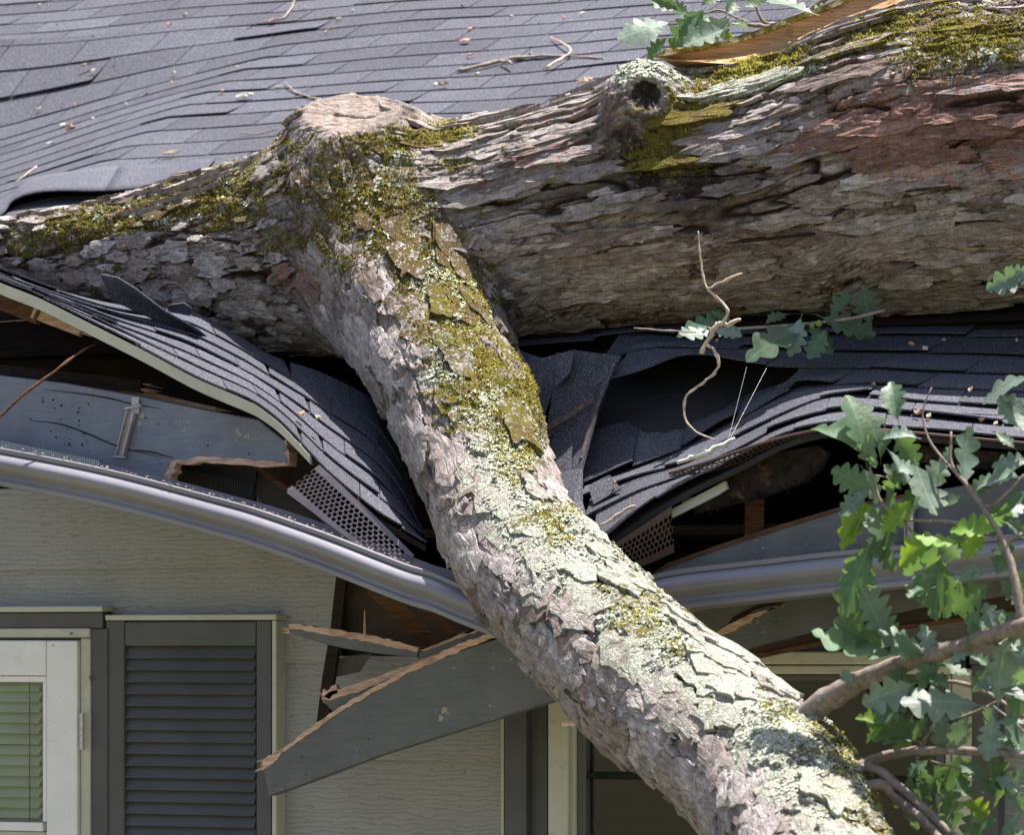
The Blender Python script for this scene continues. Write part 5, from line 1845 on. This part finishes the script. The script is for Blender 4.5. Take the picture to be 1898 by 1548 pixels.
for kind, mt in (("leaf",M['leaf']),("paleleaf",M['paleleaf']),("backlitleaf",M['backlitleaf'])):
    LEAVES[kind] = [leaf_mesh("oak_leaf", mt, s, c, fo, lb) for s, c, fo, lb in ((1,.25,.25,4),(2,.5,.10,3),(3,-.25,.30,4),(4,.8,.50,4),(5,.1,.60,3),(6,1.1,.15,4),(7,-.5,.15,3),(8,.4,-.2,4),(9,.6,.7,3))]
rl = random.Random(99)
def leaf(bx, by, tx, ty, y, kind=0, parent=None, tilt=None, face=None, wide=1.0):
    """one leaf from its stalk end to its tip"""
    a = P(bx, by, y)
    px_len = math.hypot(tx-bx, ty-by)
    d2 = (tx-bx)*RGT - (ty-by)*UPV
    d2 /= np.linalg.norm(d2)
    tl_ = rl.uniform(-.55,.35) if tilt is None else tilt
    d = d2 - FWD*tl_                       # tilt > 0 points at the viewer
    d /= np.linalg.norm(d)
    L = px_len*MPP(bx, y)*np.linalg.norm(d2 - FWD*tl_)
    fc = (-FWD*.9 + UPV*rl.uniform(.1,1.5) + RGT*rl.uniform(-.5,.8)) if face is None else face
    z = fc - (fc @ d)*d; z /= np.linalg.norm(z)
    yv = np.cross(z, d)
    k = ("leaf","paleleaf","backlitleaf","leaf")[kind]
    me = rl.choice(LEAVES[k])
    o = bpy.data.objects.new("leaf", me)
    COL.objects.link(o)
    W = L*rl.uniform(1.0,1.3)*wide
    m = Matrix(((d[0]*L, yv[0]*W, z[0]*L, a[0]), (d[1]*L, yv[1]*W, z[1]*L, a[1]), (d[2]*L, yv[2]*W, z[2]*L, a[2]), (0,0,0,1)))
    if parent is not None:
        o.parent = parent
        m = Matrix.Translation(-Vector(WLOC[parent.name])) @ m
    o.matrix_basis = m
    return o
def branch(name, pts, rads, mat, parent, n=8, k=5):
    """pts: px, py, depth; rads in photograph pixels"""
    q = catmull([[*P(a,b,y), r*MPP(a,y)] for (a,b,y), r in zip(pts, rads)], k)
    jr = random.Random(int(pts[0][0]*7 + pts[-1][1]))
    for z_ in range(1, len(q)-1):
        q[z_,:3] += [jr.uniform(-.14,.14)*q[z_,3] for _ in range(3)]
        q[z_,3] *= jr.uniform(.95,1.05)*(1.07 if z_ % 7 == 0 else 1)
    mb = MB(); mb.tube(q[:,:3], [max(.0006, r) for r in q[:,3]], n)
    return mb.obj(name, mat, parent, smooth=True)

B1 = branch("branch", [(1410,1400,-1.31),(1515,1312,-1.36),(1590,1265,-1.38),(1660,1236,-1.42),(1720,1216,-1.45),(1800,1192,-1.48),(1880,1164,-1.52),(1990,1130,-1.56)], [30,24,19,17,17,15,15,14], M['branch'], tree, 10)
def tw(pts, rads, parent=B1, name="twig", mat='branch'):
    o = branch(name, pts, rads, M[mat], parent, 6)
    return o
tw([(1895,1170,-1.52),(1890,1130,-1.52),(1878,1060,-1.51),(1858,1000,-1.50),(1824,945,-1.49),(1797,905,-1.48),(1764,861,-1.47),(1763,800,-1.46)], [10,9,7.5,6,5,4,3,1.6])
tw([(1830,955,-1.49),(1784,891,-1.47),(1727,824,-1.45),(1710,766,-1.44),(1727,718,-1.43)], [3.6,3,2.2,1.8,1.2])
tw([(1850,1000,-1.50),(1780,970,-1.49),(1700,965,-1.48),(1650,965,-1.47)], [3,3,3,2])
tw([(1690,985,-1.48),(1636,935,-1.47),(1616,880,-1.46),(1612,865,-1.46)], [3,3,2.5,2])
tw([(1612,880,-1.46),(1640,884,-1.45),(1690,890,-1.45)], [1.6,1.4,1])
tw([(1898,880,-1.48),(1850,930,-1.49),(1825,940,-1.49)], [2,3,3])
tw([(1895,990,-1.48),(1870,1000,-1.49),(1858,1010,-1.5)], [4,4,4])
tw([(1520,1470,-1.47),(1588,1422,-1.46),(1640,1402,-1.42),(1700,1393,-1.44),(1800,1393,-1.46),(1898,1400,-1.48),(1960,1410,-1.5)], [9,9,9,9,8,7,6])
tw([(1545,1460,-1.49),(1612,1424,-1.47),(1690,1480,-1.46),(1740,1525,-1.48),(1790,1570,-1.5)], [9,9,9,8,7])
tw([(1540,1500,-1.52),(1620,1456,-1.49),(1660,1480,-1.46),(1720,1530,-1.48),(1750,1570,-1.5)], [12,11,11,10,9])
tw([(1700,1408,-1.43),(1720,1362,-1.44),(1760,1340,-1.44),(1810,1320,-1.44),(1850,1300,-1.45)], [5,4,4,3,2])
tw([(1725,1270,-1.43),(1770,1265,-1.42),(1830,1285,-1.42),(1898,1330,-1.44)], [4,4,4,3.5])
tw([(1718,1362,-1.44),(1700,1300,-1.43),(1680,1262,-1.43)], [2.5,2,1.6])
tw([(1840,1310,-1.42),(1880,1340,-1.42),(1905,1365,-1.42)], [2.2,2,2])
tw([(1735,1470,-1.45),(1738,1500,-1.45),(1745,1560,-1.45)], [2,2.4,3])
tw([(1725,1412,-1.44),(1790,1430,-1.44),(1830,1445,-1.44),(1898,1460,-1.44)], [2,2,2,1.6])
L1 = [ # base, tip, depth, tone, parts of the hanging spray
 (1664,778,1648,700,-1.46,0),(1612,852,1520,762,-1.45,0),(1606,852,1594,728,-1.44,0),(1632,850,1626,770,-1.44,0),(1700,812,1640,800,-1.46,1),(1616,800,1612,872,-1.47,1),
 (1644,832,1722,900,-1.48,1),(1660,800,1700,862,-1.44,0),(1698,862,1726,962,-1.47,1),(1616,908,1542,872,-1.46,0),(1614,905,1562,962,-1.47,1),(1622,942,1540,975,-1.48,2),(1600,960,1556,1010,-1.47,2),(1690,928,1636,985,-1.48,2),
 (1660,940,1600,985,-1.46,0),(1790,895,1784,798,-1.47,1),(1890,886,1810,880,-1.47,1),(1906,700,1816,726,-1.46,1),(1906,800,1850,752,-1.47,1),(1906,856,1848,846,-1.46,1),(1906,770,1860,740,-1.45,1),(1792,925,1730,945,-1.46,0),
 (1846,985,1768,968,-1.50,2),(1776,1004,1700,1012,-1.49,2),(1872,928,1838,990,-1.47,0),(1906,910,1866,950,-1.47,0),(1610,1018,1552,1140,-1.46,0),(1602,1015,1576,1118,-1.44,0),(1645,1180,1586,1092,-1.47,1),(1734,998,1656,1038,-1.48,2),(1744,1036,1720,1142,-1.46,0),
 (1750,1050,1752,1142,-1.45,0),(1738,1050,1690,1120,-1.44,0),(1834,1058,1770,1078,-1.47,1),(1832,1084,1766,1136,-1.46,0),(1822,982,1788,1036,-1.49,2),(1848,1066,1874,1004,-1.47,0),
 (1656,1214,1508,1204,-1.50,0),(1640,1205,1545,1150,-1.46,0),(1720,1218,1636,1160,-1.46,0),(1728,1222,1718,1156,-1.47,1),(1815,1308,1676,1282,-1.50,1),(1690,1270,1598,1305,-1.47,1),(1694,1288,1624,1336,-1.46,0),(1646,1346,1588,1330,-1.47,2),(1640,1350,1600,1368,-1.46,2),
 (1696,1374,1614,1344,-1.44,0),(1742,1318,1746,1392,-1.45,1),(1850,1306,1852,1186,-1.50,1),(1842,1312,1814,1350,-1.47,1),(1842,1328,1824,1412,-1.50,1),(1826,1405,1888,1500,-1.50,0),(1872,1268,1812,1264,-1.47,1),(1738,1204,1748,1250,-1.46,0),
 (1722,1220,1712,1274,-1.46,0),(1896,1504,1844,1556,-1.50,1),(1786,1486,1836,1512,-1.48,2),(1752,1470,1742,1540,-1.42,0),(1762,1425,1722,1465,-1.43,0),(1720,1410,1680,1440,-1.42,0),(1735,1440,1700,1490,-1.42,0),(1745,1450,1775,1530,-1.42,0),(1708,1420,1720,1470,-1.42,1),
 (1780,1400,1760,1470,-1.42,0),(1800,1405,1782,1450,-1.42,0),(1898,1210,1845,1180,-1.48,0),(1905,1240,1860,1290,-1.47,1),(1905,1270,1870,1330,-1.46,0),(1890,1390,1850,1360,-1.46,0),(1905,1420,1870,1465,-1.47,1),(1880,1180,1858,1130,-1.48,0),(1905,1120,1860,1080,-1.48,0),
 (1905,1000,1868,965,-1.47,0),(1905,1050,1880,1110,-1.47,0),(1840,1240,1800,1215,-1.45,0),(1770,1300,1740,1345,-1.43,0),(1660,1190,1620,1130,-1.45,0),(1640,1000,1600,1040,-1.45,0),(1680,870,1640,910,-1.44,0),(1600,870,1640,930,-1.43,1),(1700,1010,1690,1075,-1.44,0),(1720,1000,1738,1070,-1.44,0),
 (1660,900,1640,860,-1.44,1),(1720,900,1756,850,-1.45,0),(1640,1040,1640,960,-1.45,0),(1800,1030,1816,980,-1.46,2),(1880,830,1850,800,-1.45,0),(1750,1230,1790,1260,-1.44,0),(1680,1235,1650,1280,-1.44,0),(1770,1320,1800,1370,-1.43,0),(1815,1500,1790,1560,-1.44,0),(1870,1430,1830,1470,-1.45,0),
 (1760,1230,1800,1200,-1.49,1),(1790,1200,1830,1150,-1.50,0),(1850,1175,1822,1120,-1.50,1),(1905,1340,1850,1330,-1.47,1),(1900,1300,1856,1250,-1.49,1),(1860,1340,1900,1400,-1.46,0),(1790,1330,1765,1390,-1.45,1),(1760,1280,1720,1240,-1.47,0),
 (1800,1285,1830,1240,-1.48,1),(1830,1450,1790,1410,-1.47,0),(1860,1460,1898,1500,-1.48,1),(1850,1520,1810,1530,-1.47,0),(1770,1440,1800,1480,-1.45,0),(1730,1420,1760,1450,-1.44,0),(1690,1440,1660,1500,-1.44,0),(1700,1470,1690,1540,-1.45,1),(1760,1510,1730,1560,-1.44,0),(1720,1500,1760,1540,-1.45,0),
 (1640,1310,1600,1350,-1.44,0),(1690,1330,1660,1390,-1.43,0),(1720,1330,1690,1370,-1.44,0),(1670,1250,1700,1290,-1.45,0),(1580,1270,1560,1240,-1.45,1),(1895,1470,1850,1440,-1.47,1),(1898,1540,1860,1560,-1.47,0),(1905,1190,1880,1240,-1.49,1),(1870,1100,1905,1140,-1.48,0),(1815,1130,1790,1170,-1.47,0),
 (1800,920,1832,880,-1.46,0),(1860,960,1898,930,-1.46,1),(1740,880,1770,830,-1.45,1),(1850,900,1880,850,-1.45,1),(1680,960,1700,900,-1.44,0),(1640,900,1670,940,-1.45,1),(1625,1010,1660,1060,-1.45,0),(1760,985,1800,1010,-1.47,0),(1700,880,1660,850,-1.46,1),(1735,1000,1780,1040,-1.46,1),
]
for bx, by, tx, ty, y, kd in L1:
    leaf(bx, by, tx, ty, y, kd, B1)
# spray at the top, behind the torn slab
B2 = branch("branch", [(1560,-30,.40),(1500,18,.36),(1440,48,.33),(1400,46,.31),(1350,42,.30)], [8,6,5,4,2.5], M['branch'], tree, 7)
tw([(1436,44,.36),(1415,40,.33),(1402,10,.33),(1396,-30,.33)], [4,3.5,3,3], B2)
tw([(1400,46,.31),(1360,30,.30),(1330,18,.28),(1290,30,.26),(1240,40,.25)], [2,2,2,1.6,1.2], B2)
for bx, by, tx, ty, y, kd in [(1240,42,1146,62,.16,1),(1294,28,1236,90,.18,0),(1258,18,1208,-6,.2,0),(1304,18,1262,66,.2,0),(1346,30,1332,66,.2,0),(1352,34,1292,80,.18,1),(1346,26,1366,-6,.2,0),(1352,44,1392,44,.2,0),(1342,54,1266,84,.16,1),(1346,56,1356,82,.2,2),
                              (1506,24,1424,-14,.22,1),(1300,10,1330,-16,.24,0),(1280,30,1240,10,.24,0),(1320,40,1285,20,.22,0),(1236,70,1196,105,.16,0),(1290,-2,1254,-16,.2,0),(1380,12,1420,-10,.25,0),(1268,96,1226,98,.16,2),(1500,30,1545,4,.26,0)]:
    leaf(bx, by, tx, ty, y, kd, B2)
# leaves pinned under the trunk
B3 = branch("branch", [(1330,612,-.13),(1420,606,-.12),(1500,600,-.12),(1580,590,-.14),(1640,575,-.1)], [2.5,3,3,3,3], M['twig'], tree, 6)
for bx, by, tx, ty, y, kd in [(1492,602,1380,648,-.24,0),(1484,590,1458,656,-.26,1),(1344,598,1266,590,-.22,0),(1316,612,1258,634,-.26,1),(1322,610,1374,630,-.25,1),(1524,588,1618,632,-.24,0),(1530,612,1496,660,-.25,0),(1540,585,1580,540,-.2,0),(1612,600,1598,530,-.18,0),
                              (1500,606,1545,648,-.24,0),(1420,600,1450,570,-.2,0),(1560,610,1618,616,-.22,0),(1360,604,1320,575,-.2,0)]:
    leaf(bx, by, tx, ty, y + .09, kd, B3, tilt=rl.uniform(0,.4), face=-FWD*.7+UPV*.8+RGT*rl.uniform(-.3,.3))
leaf(1908, 508, 1828, 536, -.30, 1, B3); leaf(1912, 512, 1862, 500, -.30, 1, B3)
def ball(c, r, name, mat, parent, sx=1.0):
    mb = MB(); v = []; f = []
    for i in range(7):
        a = math.pi*i/6
        for k in range(10):
            b = 2*math.pi*k/10
            v.append(c + r*np.array([math.sin(a)*math.cos(b)*sx, math.sin(a)*math.sin(b), math.cos(a)*1.1]))
    for i in range(6):
        for k in range(10):
            f.append((i*10+k,(i+1)*10+k,(i+1)*10+(k+1)%10,i*10+(k+1)%10))
    mb.add(v, f); return mb.obj(name, mat, parent, smooth=True)
ball(P(1518,600,-.17), .0075, "acorn", M['acorn'], B3); ball(P(1506,603,-.165), .0065, "acorn", M['acorn'], B3)

# ------------------------------------------------------------------ loose twigs and litter
def thing_tube(name, paths, mat, label, cat, group=None):
    mb = MB()
    for pts, rads in paths:
        q = catmull([[*p, r] for p, r in zip(pts, rads)], 4)
        jr = random.Random(len(label))
        for z_ in range(1, len(q)-1):
            q[z_,:3] += [jr.uniform(-.5,.5)*q[z_,3] for _ in range(3)]
            q[z_,3] *= jr.uniform(.8,1.15)*(1.35 if z_ % 5 == 0 else 1)
        mb.tube(q[:,:3], [max(.0004, r) for r in q[:,3]], 7)
    o = mb.obj(name, mat, None, smooth=True)
    return tag(o, label, cat, group)
def rp(a, b, l=.008): return on_roof(a, b, l) + np.array([0,0,sag(on_roof(a,b)[0], on_roof(a,b)[1])])
mm = .0014
thing_tube("twig", [([rp(848,129),rp(890,122),rp(935,111),rp(990,104),rp(1060,104),rp(1118,108)], [4.5*mm,4.2*mm,4.2*mm,3.2*mm,2.6*mm,2.2*mm]),
                    ([rp(930,113,.012),rp(942,113,.02),rp(950,118,.02)], [3.5*mm,3*mm,2*mm])], M['twig'], "straight brown twig lying along the upper roof shingles", "twig")
thing_tube("twig", [([rp(1012,126,.014),rp(1030,114,.02),rp(1058,94,.02),rp(1044,80,.02),rp(1020,68,.012)], [3*mm,2.6*mm,2.4*mm,2*mm,1.2*mm])], M['paletwig'], "pale bent twig crossing the straight brown one", "twig")
thing_tube("twig", [([rp(528,152),rp(545,168),rp(570,178),rp(594,184)], [1.6*mm,2*mm,2.2*mm,2.4*mm])], M['twig'], "thin curved twig on shingles above the sawn knot", "twig")
thing_tube("twig", [([rp(548,-8),rp(538,18),rp(524,32),rp(508,36),rp(470,44)], [2*mm,2.4*mm,2.4*mm,2*mm,.8*mm])], M['twig'], "thin twig beside a round orange leaf at the roof top", "twig")
thing_tube("twig", [([rp(445,246,.01),rp(470,248,.006),rp(500,242,.006),rp(520,236,.01)], [1*mm,1.2*mm,1.2*mm,.8*mm])], M['twig'], "hair thin dark twig on shingles left of the sawn knot", "twig")
thing_tube("twig", [([rp(28,292),rp(50,276),rp(68,262)], [.8*mm,1.6*mm,1.8*mm])], M['paletwig'], "short pale straight twig on the sagging shingles", "twig")
# dangling pale twig in front of the trunk
d0 = -.42
pts = [(1294,428),(1296,455),(1300,490),(1308,530),(1332,555),(1348,575),(1340,598),(1326,605),(1312,632),(1300,655)]
pts2 = [(1312,640),(1326,652),(1332,680),(1310,704),(1278,728),(1268,745),(1270,778),(1290,800),(1325,815)]
pts3 = [(1312,535),(1340,522),(1375,507)]
rr_ = [1.3,1.5,2.2,2.0,3.0,2.6,3.6,4.8,4.0,4.0]
mpp = MPP(1300, d0)
thing_tube("dangling_twig", [([P(a,b,d0) for a,b in pts], [r*mpp for r in rr_]), ([P(a,b,d0-.01) for a,b in pts2], [3.4*mpp,3*mpp,2.8*mpp,2.6*mpp,2.4*mpp,2.4*mpp,2*mpp,1.6*mpp,1.2*mpp]),
                             ([P(a,b,d0) for a,b in pts3], [2.6*mpp,2.4*mpp,2*mpp]), ([P(a,b,d0+.02) for a,b in [(1326,600),(1350,602),(1372,592)]], [4*mpp,4*mpp,3*mpp])],
           M['paletwig'], "crooked pale twig dangling in front of the trunk over the crushed shingles", "twig")
for i, (a, b) in enumerate((((1384,680),(1350,815)),((1421,682),(1354,812)))):
    mb = MB(); mb.tube([P(*a,-.24), P(*b,-.47)], [.0003,.0003], 5)
    tag(mb.obj("spider_thread", M['thread']), ("left" if i == 0 else "right") + "most of two pale threads stretched below the lifted shingle edge", "thread")
thing_tube("lichen_twig", [([P(1255,858,-.49),P(1290,846,-.48),P(1325,832,-.47),P(1362,813,-.46)], [3.4*mpp,5*mpp,5.5*mpp,3*mpp])], M['lichenchip'], "lichen covered stick on the edge of the crushed shingles", "stick")
thing_tube("dry_stick", [([P(1112,975,-.49),P(1135,962,-.49),P(1160,945,-.49),P(1178,938,-.49)], [2.4*mpp,3*mpp,3*mpp,2*mpp])], M['paletwig'], "short dry stick on shingles just right of the limb", "stick")
thing_tube("bare_twig", [([P(-20,790,-.62),P(40,735,-.60),P(100,690,-.56),P(150,652,-.50),P(186,634,-.44)], [3.2*mpp,3*mpp,2.8*mpp,2.4*mpp,1.2*mpp])], M['oldwood'], "thin brown bare twig slanting across the torn left eave", "twig")
thing_tube("thin_stem", [([P(1175,608,-.26),P(1230,612,-.26),P(1290,616,-.26)], [1.2*mpp,1.4*mpp,1.2*mpp])], M['twig'], "thin dark stem poking out under the trunk left of the leaves", "twig")

def chip(c, L, W, ang, mat, name, label, cat, group, seedv, th=.004, lob=False):
    r = random.Random(seedv); n = 9; v = []
    slope = np.array([0,1,PITCH]); slope /= np.linalg.norm(slope); xx = np.array([1.,0,0]); nn = np.cross(xx, slope)
    for k in range(n):
        a = 2*math.pi*k/n; q = r.uniform(.6,1.1) * ((1.25 if k % 2 else .5) if lob else 1)
        u, w = math.cos(a)*L*q, math.sin(a)*W*q
        p = xx*(u*math.cos(ang)-w*math.sin(ang)) + slope*(u*math.sin(ang)+w*math.cos(ang))
        v.append(c + p + nn*r.uniform(.002,.010))
    top = c + nn*(th+.006)
    bot = [p - nn*.003 for p in v]
    vs = v + [top] + bot
    f = [(k,(k+1)%n,n) for k in range(n)] + [((k+1)%n,k,n+1+k,n+1+(k+1)%n) for k in range(n)] + [tuple(n+1+k for k in range(n))[::-1]]
    o = mesh_obj(name, vs, f, mat)
    return tag(o, label, cat, group)
chip(rp(505,39), .014, .012, .2, M['deadleaf'], "dead_leaf", "round orange leaf on shingles beside a thin twig at the roof top", "leaf", None, 1)
chip(rp(862,77), .020, .012, 0, M['deadleaf'], "dead_leaf", "pinkish dead leaf above the straight brown twig", "leaf", None, 2)
chip(rp(800,225,.01), .030, .022, .1, M['chip'], "dead_leaf", "pale lobed dead leaf on shingles right of the sawn knot", "leaf", None, 3, lob=True)
chip(rp(131,176,.012), .018, .014, .6, M['deadleaf'], "bark_piece", "brown curled bark piece on the sagging shingles with lichen beside it", "bark piece", None, 4, .014)
chip(rp(455,180,.01), .032, .012, .0, M['lichenchip'], "lichen_clump", "dark edged lichen clump on shingles left of the curved twig", "lichen", None, 5, .010)
chip(rp(118,162,.01), .014, .009, .4, M['lichenchip'], "lichen_flake", "white lichen flake just above the brown bark piece", "lichen", None, 6)
chip(rp(160,92), .030, .007, .35, M['chip'], "bark_chip", "long pale bark chip on shingles at the upper left", "chip", None, 7)
chip(rp(325,105), .014, .008, .3, M['lichenchip'], "lichen_flake", "small pale lichen flake under the lifted shingle row", "lichen", None, 8)
chip(rp(316,285), .034, .006, .3, M['paletwig'], "bark_chip", "long thin pale chip lying just above the trunk's left end", "chip", None, 9)
chip(rp(412,170), .008, .006, 0, M['deadleaf'], "bark_chip", "tiny orange chip left of the lichen clump", "chip", None, 10)
chip(rp(822,157,.008), .020, .007, .2, M['deadleaf'], "bark_chip", "reddish chip caught in a shingle joint below the straight twig", "chip", None, 11)
chip(rp(94,208), .016, .007, .5, M['lichenchip'], "lichen_flake", "greenish lichen flake below the brown bark piece", "lichen", None, 12)
chip(rp(1085,152,.01), .030, .012, .1, M['deadleaf'], "bark_piece", "brown bark piece behind the trunk left of the rotten knot hole", "bark piece", None, 13, .01)
rng = random.Random(77)
for i in range(34):
    while True:
        a, b = rng.uniform(10, 1130), rng.uniform(5, 260)
        if b < 330 - .22*a + 20 and not (540 < a < 780 and b > 150) and b < 190: break
    s = rng.uniform(.003,.009)
    chip(rp(a,b,.006), s*1.5, s*.7, rng.uniform(0,3), (M['chip'],M['deadleaf'],M['lichenchip'])[i%3], "bark_crumb", ("tiny tan bark crumb", "tiny reddish leaf crumb", "tiny mint lichen crumb")[i%3] + (" on shingles left of the sawn knot" if a < 560 else " on shingles right of the sawn knot") + (" near the top" if b < 70 else " lower down"), "crumb", "crumbs scattered on the roof", 100+i, .002)
for i, (a, b, y, s) in enumerate([(560,775,-.40,.016),(590,782,-.40,.010),(1140,905,-.36,.006),(1330,640,-.10,.006),(1690,646,-.05,.008),(1715,655,-.06,.008),(1600,795,-.49,.006),(1620,722,-.2,.006),(1700,775,-.42,.012),(1722,780,-.42,.010),(1820,788,-.46,.008),(1846,797,-.47,.008),(1800,732,-.25,.008),(1750,640,-.03,.006),(1525,640,-.03,.006),(1885,640,0,.006)]):
    chip(P(a,b,y) + np.array([0,0,.008]), s, s*.6, rng.uniform(0,3), rng.choice([M['deadleaf'],M['deadleaf'],M['chip']]), "bark_crumb",
         "small reddish crumb on the " + ("sunlit eave shingles right of the hole" if a > 1560 and b > 715 else "shaded shingles close under the trunk" if a > 1300 else "crushed shingles near the limb"), "crumb", "crumbs on the crushed roof", 200+i, .002)
